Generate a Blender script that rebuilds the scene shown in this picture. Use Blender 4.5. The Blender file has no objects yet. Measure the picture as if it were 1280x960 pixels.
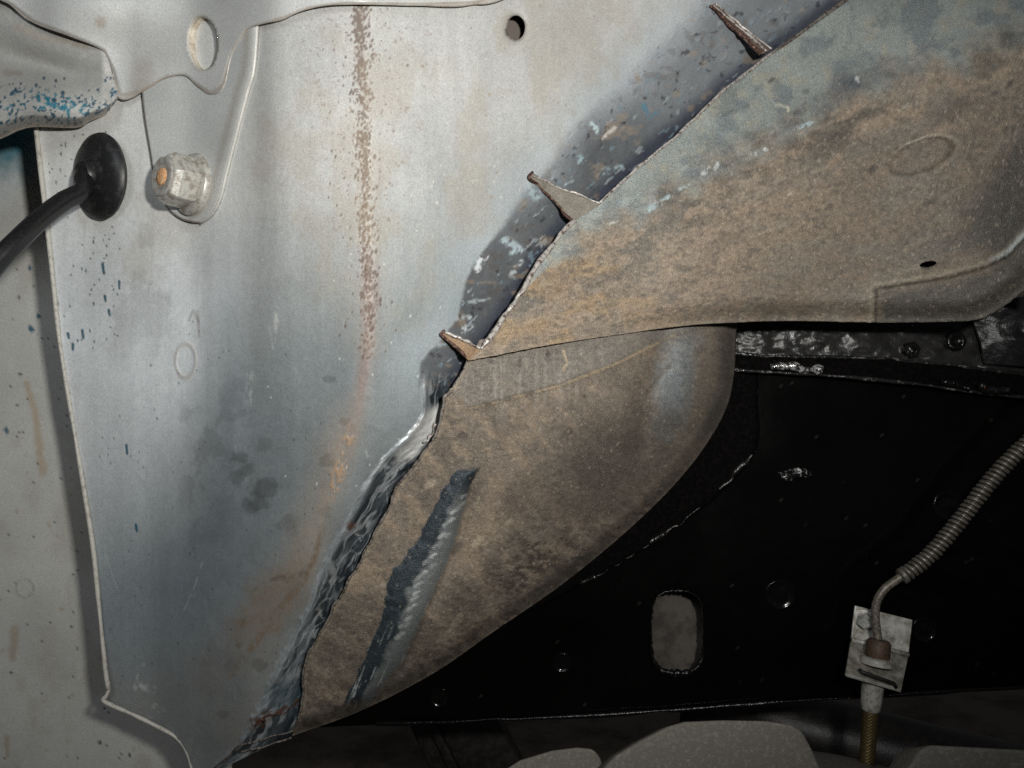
import bpy, bmesh, math, random
import numpy as np
from mathutils import Vector, Matrix

random.seed(4)
scn = bpy.context.scene
COL = scn.collection
R = math.radians

# ------------------------------------------------------------------ camera, light, exposure
H = 0.75                       # camera height above the garage floor
F = 1000.0                     # focal length in photo pixels (1280 wide)
cam_d = bpy.data.cameras.new('camera')
cam_d.sensor_width = 36.0
cam_d.lens = 36.0 * F / 1280.0
cam_d.clip_start = 0.01
cam_d.clip_end = 60
cam = bpy.data.objects.new('camera', cam_d)
COL.objects.link(cam)
cam.location = (0, 0, H)
cam.rotation_euler = (R(90), 0, 0)
scn.camera = cam

w = bpy.data.worlds.new('World')
scn.world = w
w.use_nodes = True
w.node_tree.nodes['Background'].inputs[0].default_value = (0.92, 0.96, 1.0, 1)
w.node_tree.nodes['Background'].inputs[1].default_value = 0.04

def P(u, v, d):
    """pixel of the photo + depth (m) -> point of the place"""
    return np.stack([(np.asarray(u, float) - 640) / F * d,
                     np.asarray(d, float) + 0 * np.asarray(u, float),
                     H - (np.asarray(v, float) - 480) / F * d], -1)

def PV(u, v, d):
    return Vector([float(a) for a in P(u, v, d)])

lamp_d = bpy.data.lights.new('hand_lamp', 'SPOT')
lamp_d.energy = 17.5
lamp_d.color = (1.0, 0.99, 0.945)
lamp_d.shadow_soft_size = 0.016
lamp_d.spot_size = R(112)
lamp_d.spot_blend = 1.0
lamp = bpy.data.objects.new('hand_lamp', lamp_d)
COL.objects.link(lamp)
lamp.location = (0.10, -0.05, H + 0.075)
aim = PV(560, 90, 0.5)
lamp.rotation_euler = (aim - Vector(lamp.location)).to_track_quat('-Z', 'Y').to_euler()

fill_d = bpy.data.lights.new('fill_light', 'AREA')  # unseen fill lamp, added to lift the shadows
fill_d.energy = 4.6; fill_d.color = (0.90, 0.96, 1.0); fill_d.shape = 'RECTANGLE'; fill_d.size = 0.9; fill_d.size_y = 0.6
fill = bpy.data.objects.new('fill_light', fill_d)
COL.objects.link(fill)
fill.location = (-0.55, -0.75, H + 0.75)
fill.rotation_euler = (PV(250, 250, .55) - Vector(fill.location)).to_track_quat('-Z', 'Y').to_euler()

scn.cycles.use_denoising = False
scn.view_settings.view_transform = 'Standard'
scn.view_settings.look = 'None'
scn.view_settings.exposure = 0.0
scn.view_settings.gamma = 1.0

# ------------------------------------------------------------------ numpy noise and distance
_rng = np.random.RandomState(11)
_TAB = _rng.rand(256, 256)

def vnoise(x, y, seed=0):
    x = np.asarray(x, float) + seed * 17.3
    y = np.asarray(y, float) + seed * 9.7
    xi = np.floor(x).astype(int); yi = np.floor(y).astype(int)
    fx = x - xi; fy = y - yi
    fx = fx * fx * (3 - 2 * fx); fy = fy * fy * (3 - 2 * fy)
    a = _TAB[xi & 255, yi & 255]; b = _TAB[(xi + 1) & 255, yi & 255]
    c = _TAB[xi & 255, (yi + 1) & 255]; d = _TAB[(xi + 1) & 255, (yi + 1) & 255]
    return (a * (1 - fx) + b * fx) * (1 - fy) + (c * (1 - fx) + d * fx) * fy

def fbm(x, y, seed=0, o=4):
    s = 0; amp = 0.5; t = 0
    for i in range(o):
        s = s + amp * vnoise(x, y, seed + i * 3); t += amp
        x = np.asarray(x) * 2.03; y = np.asarray(y) * 2.03; amp *= 0.55
    return s / t

def sst(a, b, x):
    t = np.clip((np.asarray(x, float) - a) / (b - a), 0, 1)
    return t * t * (3 - 2 * t)

def seg_dist(u, v, poly):
    """unsigned distance and signed side (+ = right of travel on the picture) to a polyline, and position along it"""
    best = np.full(np.shape(u), 1e9); side = np.zeros(np.shape(u)); along = np.zeros(np.shape(u))
    L = 0.0
    for (a, b) in zip(poly[:-1], poly[1:]):
        dx, dy = b[0] - a[0], b[1] - a[1]
        l2 = dx * dx + dy * dy
        if l2 == 0: continue
        t = np.clip(((u - a[0]) * dx + (v - a[1]) * dy) / l2, 0, 1)
        ex = u - (a[0] + t * dx); ey = v - (a[1] + t * dy)
        dd = np.hypot(ex, ey)
        cr = dx * (v - a[1]) - dy * (u - a[0])
        m = dd < best
        best = np.where(m, dd, best)
        side = np.where(m, np.sign(cr), side)
        along = np.where(m, L + t * math.sqrt(l2), along)
        L += math.sqrt(l2)
    return best, side, along

def blob(u, v, cu, cv, ru, rv, rot=0.0, soft=0.35, wob=0.3, seed=0):
    c, s = math.cos(R(rot)), math.sin(R(rot))
    x = (u - cu) * c + (v - cv) * s
    y = -(u - cu) * s + (v - cv) * c
    r = np.hypot(x / ru, y / rv)
    r = r + wob * (fbm(u / max(ru, rv) * 2.0, v / max(ru, rv) * 2.0, seed) - 0.5) * 2
    return 1 - sst(1 - soft, 1 + soft, r)

def catmull(pts, n, smooth=True):
    pts = np.asarray(pts, float)
    if smooth and len(pts) > 2:
        q = np.vstack([2 * pts[0] - pts[1], pts, 2 * pts[-1] - pts[-2]])
        out = []
        for i in range(len(pts) - 1):
            p0, p1, p2, p3 = q[i], q[i + 1], q[i + 2], q[i + 3]
            # centripetal-like damping of overshoot
            t = np.linspace(0, 1, 14, endpoint=False)[:, None]
            out.append(0.5 * ((2 * p1) + (-p0 + p2) * t + (2 * p0 - 5 * p1 + 4 * p2 - p3) * t * t + (-p0 + 3 * p1 - 3 * p2 + p3) * t ** 3))
        out.append(pts[-1:])
        pts = np.vstack(out)
    seg = np.r_[0, np.cumsum(np.linalg.norm(np.diff(pts, axis=0), axis=1))]
    tt = np.linspace(0, seg[-1], n)
    return np.stack([np.interp(tt, seg, pts[:, k]) for k in range(pts.shape[1])], -1)

def tps(ctrl, lam=0.0):
    """thin plate spline depth through (u, v, d) control points"""
    c = np.asarray(ctrl, float)
    X = c[:, :2] / 500.0
    def ker(r2): return np.where(r2 > 1e-12, r2 * np.log(r2 + 1e-12), 0)
    K = ker(((X[:, None] - X[None]) ** 2).sum(-1)) + lam * np.eye(len(X))
    Q = np.c_[np.ones(len(X)), X]
    M = np.block([[K, Q], [Q.T, np.zeros((3, 3))]])
    s = np.linalg.solve(M, np.r_[c[:, 2], 0, 0, 0])
    def f(u, v):
        x = np.asarray(u, float) / 500.0; y = np.asarray(v, float) / 500.0
        r = s[-3] + s[-2] * x + s[-1] * y
        for k in range(len(X)):
            r = r + s[k] * ker((x - X[k, 0]) ** 2 + (y - X[k, 1]) ** 2)
        return r
    return f

# ------------------------------------------------------------------ materials
def nn(nt, kind, **kw):
    n = nt.nodes.new(kind)
    for k, v in kw.items(): setattr(n, k, v)
    return n

def painted(name, noise=900, amt=0.25, bump=0.25, bscale=1400, bdist=0.0004, speck=None, spec=0.5, aniso=(1, 1, 1), coat=0.0):
    """worn surface: colour, roughness and metal come with the mesh (tint / rgh / mtl); grain and fine relief from noise"""
    m = bpy.data.materials.new(name); m.use_nodes = True
    nt = m.node_tree; b = nt.nodes['Principled BSDF']
    at = nn(nt, 'ShaderNodeAttribute', attribute_name='tint')
    ar = nn(nt, 'ShaderNodeAttribute', attribute_name='rgh')
    am = nn(nt, 'ShaderNodeAttribute', attribute_name='mtl')
    tc = nn(nt, 'ShaderNodeTexCoord')
    mp = nn(nt, 'ShaderNodeMapping'); mp.inputs['Scale'].default_value = aniso
    nt.links.new(tc.outputs['Object'], mp.inputs['Vector'])
    n1 = nn(nt, 'ShaderNodeTexNoise'); n1.inputs['Scale'].default_value = noise; n1.inputs['Detail'].default_value = 4; n1.inputs['Roughness'].default_value = 0.65
    nt.links.new(mp.outputs[0], n1.inputs['Vector'])
    mr = nn(nt, 'ShaderNodeMapRange'); mr.inputs['From Min'].default_value = 0.3; mr.inputs['From Max'].default_value = 0.7
    mr.inputs['To Min'].default_value = 1 - amt; mr.inputs['To Max'].default_value = 1 + amt
    nt.links.new(n1.outputs['Fac'], mr.inputs['Value'])
    mx = nn(nt, 'ShaderNodeVectorMath', operation='SCALE')
    nt.links.new(at.outputs['Color'], mx.inputs[0]); nt.links.new(mr.outputs[0], mx.inputs['Scale'])
    colout = mx.outputs[0]
    if speck:                                   # fine dust grains
        col, thr, sc = speck
        n3 = nn(nt, 'ShaderNodeTexNoise'); n3.inputs['Scale'].default_value = sc; n3.inputs['Detail'].default_value = 2
        nt.links.new(mp.outputs[0], n3.inputs['Vector'])
        m3 = nn(nt, 'ShaderNodeMapRange'); m3.inputs['From Min'].default_value = thr; m3.inputs['From Max'].default_value = thr + 0.06
        nt.links.new(n3.outputs['Fac'], m3.inputs['Value'])
        mi = nn(nt, 'ShaderNodeMix', data_type='RGBA')
        mi.inputs[7].default_value = (*col, 1)
        mk = nn(nt, 'ShaderNodeMath', operation='MULTIPLY_ADD', use_clamp=True); mk.inputs[1].default_value = -3.8; mk.inputs[2].default_value = 1.0
        nt.links.new(am.outputs['Fac'], mk.inputs[0])
        mm = nn(nt, 'ShaderNodeMath', operation='MULTIPLY')
        nt.links.new(m3.outputs[0], mm.inputs[0]); nt.links.new(mk.outputs[0], mm.inputs[1])
        nt.links.new(mm.outputs[0], mi.inputs[0]); nt.links.new(colout, mi.inputs[6])
        colout = mi.outputs[2]
    nt.links.new(colout, b.inputs['Base Color'])
    nt.links.new(ar.outputs['Fac'], b.inputs['Roughness'])
    nt.links.new(am.outputs['Fac'], b.inputs['Metallic'])
    b.inputs['Specular IOR Level'].default_value = spec
    b.inputs['Coat Weight'].default_value = coat
    n2 = nn(nt, 'ShaderNodeTexNoise'); n2.inputs['Scale'].default_value = bscale; n2.inputs['Detail'].default_value = 3
    nt.links.new(mp.outputs[0], n2.inputs['Vector'])
    bp = nn(nt, 'ShaderNodeBump'); bp.inputs['Strength'].default_value = bump; bp.inputs['Distance'].default_value = bdist
    nt.links.new(n2.outputs['Fac'], bp.inputs['Height'])
    nt.links.new(bp.outputs[0], b.inputs['Normal'])
    return m

def simple(name, col, rough=0.5, metal=0.0, col2=None, noise=600, bump=0.2, bscale=1200, bdist=0.0003, thr=(0.45, 0.6), spec=0.5, coat=0.0):
    m = bpy.data.materials.new(name); m.use_nodes = True
    nt = m.node_tree; b = nt.nodes['Principled BSDF']
    tc = nn(nt, 'ShaderNodeTexCoord')
    n1 = nn(nt, 'ShaderNodeTexNoise'); n1.inputs['Scale'].default_value = noise; n1.inputs['Detail'].default_value = 5; n1.inputs['Roughness'].default_value = 0.7
    nt.links.new(tc.outputs['Object'], n1.inputs['Vector'])
    cr = nn(nt, 'ShaderNodeValToRGB')
    cr.color_ramp.elements[0].position = thr[0]; cr.color_ramp.elements[1].position = thr[1]
    cr.color_ramp.elements[0].color = (*col, 1)
    cr.color_ramp.elements[1].color = (*(col2 or [c * 0.7 for c in col]), 1)
    nt.links.new(n1.outputs['Fac'], cr.inputs[0]); nt.links.new(cr.outputs[0], b.inputs['Base Color'])
    mr = nn(nt, 'ShaderNodeMapRange'); mr.inputs['To Min'].default_value = max(0.02, rough - 0.1); mr.inputs['To Max'].default_value = min(1, rough + 0.15)
    nt.links.new(n1.outputs['Fac'], mr.inputs['Value']); nt.links.new(mr.outputs[0], b.inputs['Roughness'])
    b.inputs['Metallic'].default_value = metal
    b.inputs['Specular IOR Level'].default_value = spec
    b.inputs['Coat Weight'].default_value = coat
    n2 = nn(nt, 'ShaderNodeTexNoise'); n2.inputs['Scale'].default_value = bscale; n2.inputs['Detail'].default_value = 3
    nt.links.new(tc.outputs['Object'], n2.inputs['Vector'])
    bp = nn(nt, 'ShaderNodeBump'); bp.inputs['Strength'].default_value = bump; bp.inputs['Distance'].default_value = bdist
    nt.links.new(n2.outputs['Fac'], bp.inputs['Height']); nt.links.new(bp.outputs[0], b.inputs['Normal'])
    return m

M = {
    'silver': painted('worn_silver_paint', noise=1000, amt=0.2, bump=0.18, bscale=1600, bdist=0.0003),
    'dirt': painted('dusty_brown_steel', noise=1300, amt=0.42, bump=1.0, bscale=1300, bdist=0.0007, speck=((0.40, 0.33, 0.25), 0.645, 2200)),
    'frame': painted('gloss_black_frame', noise=700, amt=0.3, bump=0.12, bscale=300, bdist=0.0003, spec=0.16),
    'topplate': painted('wet_black_paint', noise=700, amt=0.3, bump=0.5, bscale=500, bdist=0.0006, spec=0.36),
    'rubber': simple('black_rubber', (0.012, 0.012, 0.013), 0.40, col2=(0.055, 0.052, 0.048), noise=160, bump=0.3, thr=(0.52, 0.75)),
    'cable': simple('black_cable_sheath', (0.008, 0.008, 0.009), 0.32, col2=(0.02, 0.02, 0.02), noise=500, bump=0.1, thr=(0.5, 0.8)),
    'zinc': simple('dull_zinc', (0.47, 0.46, 0.42), 0.38, 0.2, col2=(0.27, 0.24, 0.20), noise=220, bump=0.3),
    'zincdark': simple('aged_zinc_plate', (0.68, 0.66, 0.60), 0.38, 0.2, col2=(0.24, 0.225, 0.18), noise=130, thr=(.40, .66), bump=0.35),
    'zincshelf': simple('dirty_shaded_zinc', (0.44, 0.42, 0.36), 0.42, 0.2, col2=(0.17, 0.155, 0.12), noise=150, thr=(.35, .62), bump=0.35),  # darker copy of the zinc: dirt plus the shelf's shade painted in
    'hexzinc': simple('blue_zinc_bolt', (0.50, 0.50, 0.48), 0.3, 0.3, col2=(0.26, 0.26, 0.25), noise=260, bump=0.3),
    'tanwall': simple('tan_hole_wall', (0.52, 0.47, 0.39), 0.5, 0, col2=(0.36, 0.30, 0.22), noise=200, bump=0.2),
    'cutmetal': simple('bare_cut_edge', (0.48, 0.45, 0.42), 0.4, 0.3, col2=(0.10, 0.06, 0.045), noise=420, thr=(0.47, 0.62), bump=0.5),
    'cutdark': simple('dull_cut_edge', (0.20, 0.18, 0.16), 0.5, 0.2, col2=(0.05, 0.035, 0.03), noise=420, thr=(0.45, 0.6), bump=0.5),
    'rust': simple('rusty_cut_edge', (0.05, 0.02, 0.014), 0.6, 0.1, col2=(0.36, 0.22, 0.16), noise=520, thr=(0.52, 0.70), bump=0.6),
    'orange': simple('orange_rust', (0.50, 0.23, 0.085), 0.7, 0, col2=(0.66, 0.46, 0.28), noise=700, bump=0.5),
    'seam': simple('pale_seam_edge', (0.48, 0.46, 0.41), 0.5, 0, col2=(0.26, 0.23, 0.20), noise=260, thr=(0.50, 0.68), bump=0.3),
    'black': simple('gloss_black_lump', (0.004, 0.004, 0.004), 0.2, 0, col2=(0.007, 0.006, 0.006), noise=500, bump=0.6, bscale=500, bdist=0.0008, spec=0.35),
    'blacksheet': simple('gloss_black_sheet', (0.003, 0.003, 0.003), 0.18, 0, col2=(0.006, 0.005, 0.005), noise=300, bump=0.04, bscale=200, bdist=0.0004, spec=0.05),
    'weld': simple('bare_weld_glint', (0.05, 0.05, 0.05), 0.12, 0.6, col2=(0.75, 0.74, 0.72), noise=300, thr=(0.46, 0.56), bump=0.7, bscale=450, bdist=0.001),  # pale patches stand in for highlights on the bead
    'lip': simple('wet_black_lip', (0.012, 0.012, 0.012), 0.22, 0, col2=(0.16, 0.155, 0.15), noise=160, thr=(0.54, 0.66), bump=0.7, bscale=300, bdist=0.001),
    'ringblack': simple('painted_over_plug', (0.003, 0.003, 0.003), 0.12, 0, col2=(0.06, 0.03, 0.018), noise=300, thr=(.64, .7), bump=0.15, bscale=350, bdist=0.0005, spec=0.3),
    'fleck': simple('black_lump_glints', (0.006, 0.006, 0.006), 0.15, 0, col2=(0.55, 0.54, 0.53), noise=260, thr=(0.55, 0.60), bump=0.8, bscale=350, bdist=0.0012),  # pale flecks imitate glints on the black lump
    'blackrust': simple('black_paint_over_rust', (0.006, 0.006, 0.006), 0.25, 0, col2=(0.16, 0.06, 0.02), noise=420, thr=(0.60, 0.68), bump=0.7, bscale=500, bdist=0.0008),
    'oldline': simple('aged_steel_line', (0.12, 0.10, 0.08), 0.4, 0.3, col2=(0.30, 0.27, 0.22), noise=500, thr=(0.45, 0.65), bump=0.3),
    'spring': simple('aged_spring_wire', (0.19, 0.172, 0.15), 0.35, 0.4, col2=(0.08, 0.065, 0.05), noise=300, thr=(0.45, 0.65), bump=0.3),
    'brownfit': simple('rusty_brown_fitting', (0.10, 0.058, 0.035), 0.6, 0.2, col2=(0.055, 0.035, 0.024), noise=500, bump=0.6),
    'braid': simple('bronze_wire_braid', (0.20, 0.145, 0.065), 0.38, 0.7, col2=(0.10, 0.07, 0.03), noise=800, bump=0.3),
    'tyre': simple('dusty_tyre_rubber', (0.135, 0.122, 0.105), 0.85, 0, col2=(0.24, 0.22, 0.19), noise=330, thr=(0.50, 0.74), bump=0.9, bscale=900, bdist=0.0006),
    'dark': simple('black_painted_steel', (0.012, 0.011, 0.011), 0.4, 0, col2=(0.03, 0.024, 0.02), noise=90, bump=0.4, bscale=500, bdist=0.0006),
    'floor': simple('stained_concrete', (0.16, 0.13, 0.10), 0.9, 0, col2=(0.08, 0.06, 0.045), noise=6, bump=0.4, bscale=60, bdist=0.004),
    'inner': simple('dusty_inner_steel', (0.075, 0.064, 0.054), 0.7, 0, col2=(0.035, 0.029, 0.023), noise=45, bump=0.4),
    'bead': simple('thin_grey_sealer', (0.33, 0.33, 0.31), 0.5, 0, col2=(0.24, 0.20, 0.17), noise=260, bump=0.4),
}

# ------------------------------------------------------------------ object helpers
def tag(o, label=None, cat=None, group=None, kind=None):
    if label: o['label'] = label
    if cat: o['category'] = cat
    if group: o['group'] = group
    if kind: o['kind'] = kind
    return o

def root(name, loc, label, cat, group=None):
    o = bpy.data.objects.new(name, None); COL.objects.link(o)
    o.location = loc; o.empty_display_size = 0.02
    return tag(o, label, cat, group)

def base_of(parent):
    while parent is not None and parent.parent is not None: parent = parent.parent
    return np.array(parent.location) if parent is not None else None

def link(name, verts, faces, mat, parent=None, smooth=True, origin=None, attrs=None, label=None):
    v = np.asarray(verts, float)
    off = base_of(parent) if parent is not None else (np.asarray(origin, float) if origin is not None else np.zeros(3))
    me = bpy.data.meshes.new(name)
    v = v - off
    if isinstance(faces, np.ndarray):
        me.vertices.add(len(v)); me.vertices.foreach_set('co', v.ravel().astype(np.float32))
        k = faces.shape[1]
        me.loops.add(faces.size); me.loops.foreach_set('vertex_index', faces.ravel().astype(np.int32))
        me.polygons.add(len(faces)); me.polygons.foreach_set('loop_start', np.arange(0, faces.size, k, dtype=np.int32))
        me.update(calc_edges=True)
    else:
        me.from_pydata([tuple(x) for x in v], [], [tuple(f) for f in faces]); me.update()
    if smooth:
        me.polygons.foreach_set('use_smooth', np.ones(len(me.polygons), dtype=bool))
    if attrs:
        for k, a in attrs.items():
            if k == 'tint':
                t = me.attributes.new('tint', 'FLOAT_COLOR', 'POINT')
                t.data.foreach_set('color', np.c_[a, np.ones(len(a))].ravel().astype(np.float32))
            else:
                t = me.attributes.new(k, 'FLOAT', 'POINT')
                t.data.foreach_set('value', np.asarray(a).astype(np.float32))
    me.materials.append(mat)
    o = bpy.data.objects.new(name, me); COL.objects.link(o)
    if parent is not None:
        o.parent = parent
    else:
        o.location = off
    if label: o['label'] = label
    return o

def sheet(name, A, B, step, depth, paint, mat, parent, thick=0.0012, holes=(), smoothA=True, smoothB=True, origin=None):
    lenA = np.linalg.norm(np.diff(np.asarray(A, float), axis=0), axis=1).sum()
    lenB = np.linalg.norm(np.diff(np.asarray(B, float), axis=0), axis=1).sum()
    nt_ = max(4, int(max(lenA, lenB) / step))
    a = catmull(A, nt_, smoothA); b = catmull(B, nt_, smoothB)
    ns = max(4, int(np.linalg.norm(a - b, axis=1).max() / step))
    return grid_sheet(name, a, b, nt_, ns, depth, paint, mat, parent, thick, holes, origin)

def grid_sheet(name, a, b, nt_, ns, depth, paint, mat, parent, thick, holes=(), origin=None):
    s = np.linspace(0, 1, ns)[None, :, None]
    uv = a[:, None] * (1 - s) + b[:, None] * s
    u = uv[..., 0].ravel().copy(); v = uv[..., 1].ravel().copy()
    idx = np.arange(nt_ * ns).reshape(nt_, ns)
    q = np.stack([idx[:-1, :-1], idx[1:, :-1], idx[1:, 1:], idx[:-1, 1:]], -1).reshape(-1, 4)
    for (cu, cv, ru, rv, rot, ex) in holes:       # real openings, rims snapped on the outline
        c, sn = math.cos(R(rot)), math.sin(R(rot))
        x = (u - cu) * c + (v - cv) * sn; y = -(u - cu) * sn + (v - cv) * c
        r = (np.abs(x / ru) ** ex + np.abs(y / rv) ** ex) ** (1 / ex)
        ins = r < 1
        q = q[~(ins[q].any(1))]
        used = np.zeros(len(u), bool)
        cnt = np.bincount(q.ravel(), minlength=len(u))
        ring = (cnt > 0) & (cnt < 4) & (r < 1 + 6.0 / min(ru, rv)) & ~ins
        k = np.where(ring, 1 / np.maximum(r, 1e-6), 1)
        x = x * k; y = y * k
        u = cu + x * c - y * sn; v = cv + x * sn + y * c
    pr = paint(u, v) if callable(paint) else dict(paint)
    d = depth(u, v) - pr.pop('h', 0.0)
    pts = P(u, v, d)
    cnt = np.bincount(q.ravel(), minlength=len(u))
    keep = cnt > 0
    remap = np.cumsum(keep) - 1
    q = remap[q]
    pts = pts[keep]
    attrs = {}
    for kk, av in pr.items():
        av = np.asarray(av, float)
        if kk == 'tint':
            av = np.broadcast_to(av, (len(u), 3))[keep]
        else:
            av = np.broadcast_to(av, (len(u),))[keep]
        attrs[kk] = av
    # face the camera
    e1 = pts[q[:, 1]] - pts[q[:, 0]]; e2 = pts[q[:, 3]] - pts[q[:, 0]]
    nrm = np.cross(e1, e2).sum(0)
    ctr = pts.mean(0) - np.array([0, 0, H])
    if np.dot(nrm, ctr) > 0:
        q = q[:, ::-1].copy()
    o = link(name, pts, q, mat, parent, True, origin, attrs or None)
    if thick:
        md = o.modifiers.new('thickness', 'SOLIDIFY'); md.thickness = thick; md.offset = -1.0
        md.use_even_offset = False
    return o

def frame_of(axis):
    n = Vector(axis).normalized()
    up = Vector((0, 0, 1)) if abs(n.z) < 0.9 else Vector((1, 0, 0))
    x = up.cross(n).normalized(); y = n.cross(x)
    return x, y, n

def tube_data(path, rad, n=14, cap=True, flat=(1, 1)):
    path = [Vector(p) for p in path]
    m = len(path)
    rad = rad if hasattr(rad, '__len__') else [rad] * m
    tang = [(path[min(i + 1, m - 1)] - path[max(i - 1, 0)]).normalized() for i in range(m)]
    x, y, _ = frame_of(tang[0])
    vs, fs = [], []
    for i in range(m):
        t = tang[i]
        x = (x - t * x.dot(t)).normalized(); y = t.cross(x)
        for k in range(n):
            a = 2 * math.pi * k / n
            vs.append(path[i] + (x * math.cos(a) * flat[0] + y * math.sin(a) * flat[1]) * rad[i])
    for i in range(m - 1):
        for k in range(n):
            fs.append((i * n + k, i * n + (k + 1) % n, (i + 1) * n + (k + 1) % n, (i + 1) * n + k))
    if cap:
        fs.append(tuple(range(n))[::-1]); fs.append(tuple((m - 1) * n + k for k in range(n)))
    return vs, fs

def tube(name, path, rad, mat, parent=None, n=14, origin=None, label=None, flat=(1, 1)):
    vs, fs = tube_data(path, rad, n, True, flat)
    return link(name, vs, fs, mat, parent, True, origin, None, label)

def lathe_data(c, axis, prof, n=36, sides=None, phase=0):
    """profile [(r, h)] revolved about axis at c; sides=6 makes a hexagon"""
    x, y, a = frame_of(axis)
    c = Vector(c); k = sides or n
    vs, fs = [], []
    for (r, h) in prof:
        for i in range(k):
            t = 2 * math.pi * i / k + phase
            vs.append(c + a * h + (x * math.cos(t) + y * math.sin(t)) * r)
    for j in range(len(prof) - 1):
        for i in range(k):
            fs.append((j * k + i, j * k + (i + 1) % k, (j + 1) * k + (i + 1) % k, (j + 1) * k + i))
    fs.append(tuple(range(k))[::-1]); fs.append(tuple((len(prof) - 1) * k + i for i in range(k)))
    return vs, fs

def lathe(name, c, axis, prof, mat, parent=None, n=36, sides=None, phase=0, smooth=True, origin=None, bevel=0):
    vs, fs = lathe_data(c, axis, prof, n, sides, phase)
    o = link(name, vs, fs, mat, parent, smooth, origin)
    if bevel:
        b = o.modifiers.new('bevel', 'BEVEL'); b.width = bevel; b.segments = 2; b.limit_method = 'ANGLE'; b.angle_limit = R(30)
    if smooth: crisp(o)
    return o

def crisp(o, ang=40):
    me = o.data
    bm = bmesh.new(); bm.from_mesh(me)
    for e in bm.edges:
        if len(e.link_faces) == 2 and e.calc_face_angle(0) > R(ang): e.smooth = False
    bm.to_mesh(me); bm.free()

def solid(name, outline, d_front, d_back, mat, parent, bevel=0.003, origin=None, back_shift=(0, 0)):
    """outline in photo pixels at its own depth, given real thickness along the view depth"""
    n = len(outline)
    fr = [PV(u, v, d_front) for u, v in outline]
    bk = [PV(u, v, d_front) + Vector((back_shift[0], d_back - d_front, back_shift[1])) for u, v in outline]
    vs = fr + bk
    fs = [tuple(range(n)), tuple(range(n, 2 * n))[::-1]] + [(i, n + i, n + (i + 1) % n, (i + 1) % n) for i in range(n)]
    o = link(name, vs, fs, mat, parent, True, origin)
    bm = bmesh.new(); bm.from_mesh(o.data); bmesh.ops.recalc_face_normals(bm, faces=bm.faces); bm.to_mesh(o.data); bm.free()
    b = o.modifiers.new('bevel', 'BEVEL'); b.width = bevel; b.segments = 4; b.limit_method = 'ANGLE'; b.angle_limit = R(25)
    return o

def normal_at(depth, u, v, e=3.0):
    a = PV(u - e, v, float(depth(np.array([u - e]), np.array([v]))[0])); b = PV(u + e, v, float(depth(np.array([u + e]), np.array([v]))[0]))
    c = PV(u, v - e, float(depth(np.array([u]), np.array([v - e]))[0])); d = PV(u, v + e, float(depth(np.array([u]), np.array([v + e]))[0]))
    n = (b - a).cross(d - c).normalized()
    p = (a + b) / 2
    if n.dot(Vector((0, 0, H)) - p) < 0: n = -n
    return p, n

def mixc(base, col, m):
    m = np.asarray(m)[:, None]
    return base * (1 - m) + np.asarray(col)[None] * m

# ------------------------------------------------------------------ the curves of the place
FL = [(28, -80), (36, 60), (45, 160), (63, 320), (75, 430), (88, 510), (108, 630), (117, 690), (124, 760), (132, 838), (136, 862)]
FLB = [(131, 877), (170, 895), (208, 914), (225, 926), (235, 942), (240, 962), (240, 1010)]
FLALL = FL + [(138, 880), (172, 896), (208, 914), (225, 926), (235, 942), (240, 962), (240, 1010)]
BANDL = [(985, -100), (905, -28), (860, 20), (795, 86), (753, 122), (709, 172), (681, 213), (657, 238), (629, 286), (591, 328), (579, 367), (564, 411), (534, 442), (524, 470), (527, 505),
         (520, 530), (470, 580), (435, 645), (402, 705), (385, 755), (350, 825), (325, 875), (300, 925), (262, 962), (220, 1010)]
CUT_A = [(1360, -195), (1180, -82), (1065, -6), (1000, 42), (965, 66), (900, 117), (850, 166), (800, 207), (750, 253)]
CUT_B = [(718, 277), (700, 293), (678, 322), (655, 360), (640, 383), (620, 410), (602, 436)]
CUT_C = [(585, 449), (580, 464), (569, 482), (556, 497), (549, 532), (541, 551), (520, 578), (500, 604), (485, 636), (463, 678), (440, 720), (420, 755), (397, 797), (381, 828), (377, 884), (365, 919)]
CUTALL = CUT_A + [(735, 264)] + CUT_B + CUT_C + [(330, 935), (275, 962), (240, 1010)]
RIDGE = [(450, -80), (452, 0), (455, 150), (460, 300), (463, 380), (455, 470), (440, 540), (420, 610), (400, 680), (385, 722), (350, 765), (310, 820), (275, 870), (255, 930), (250, 1010)]

def curve_u(poly, v):
    p = catmull(poly, 600)
    o = np.argsort(p[:, 1])
    return np.interp(v, p[o, 1], p[o, 0])

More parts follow.
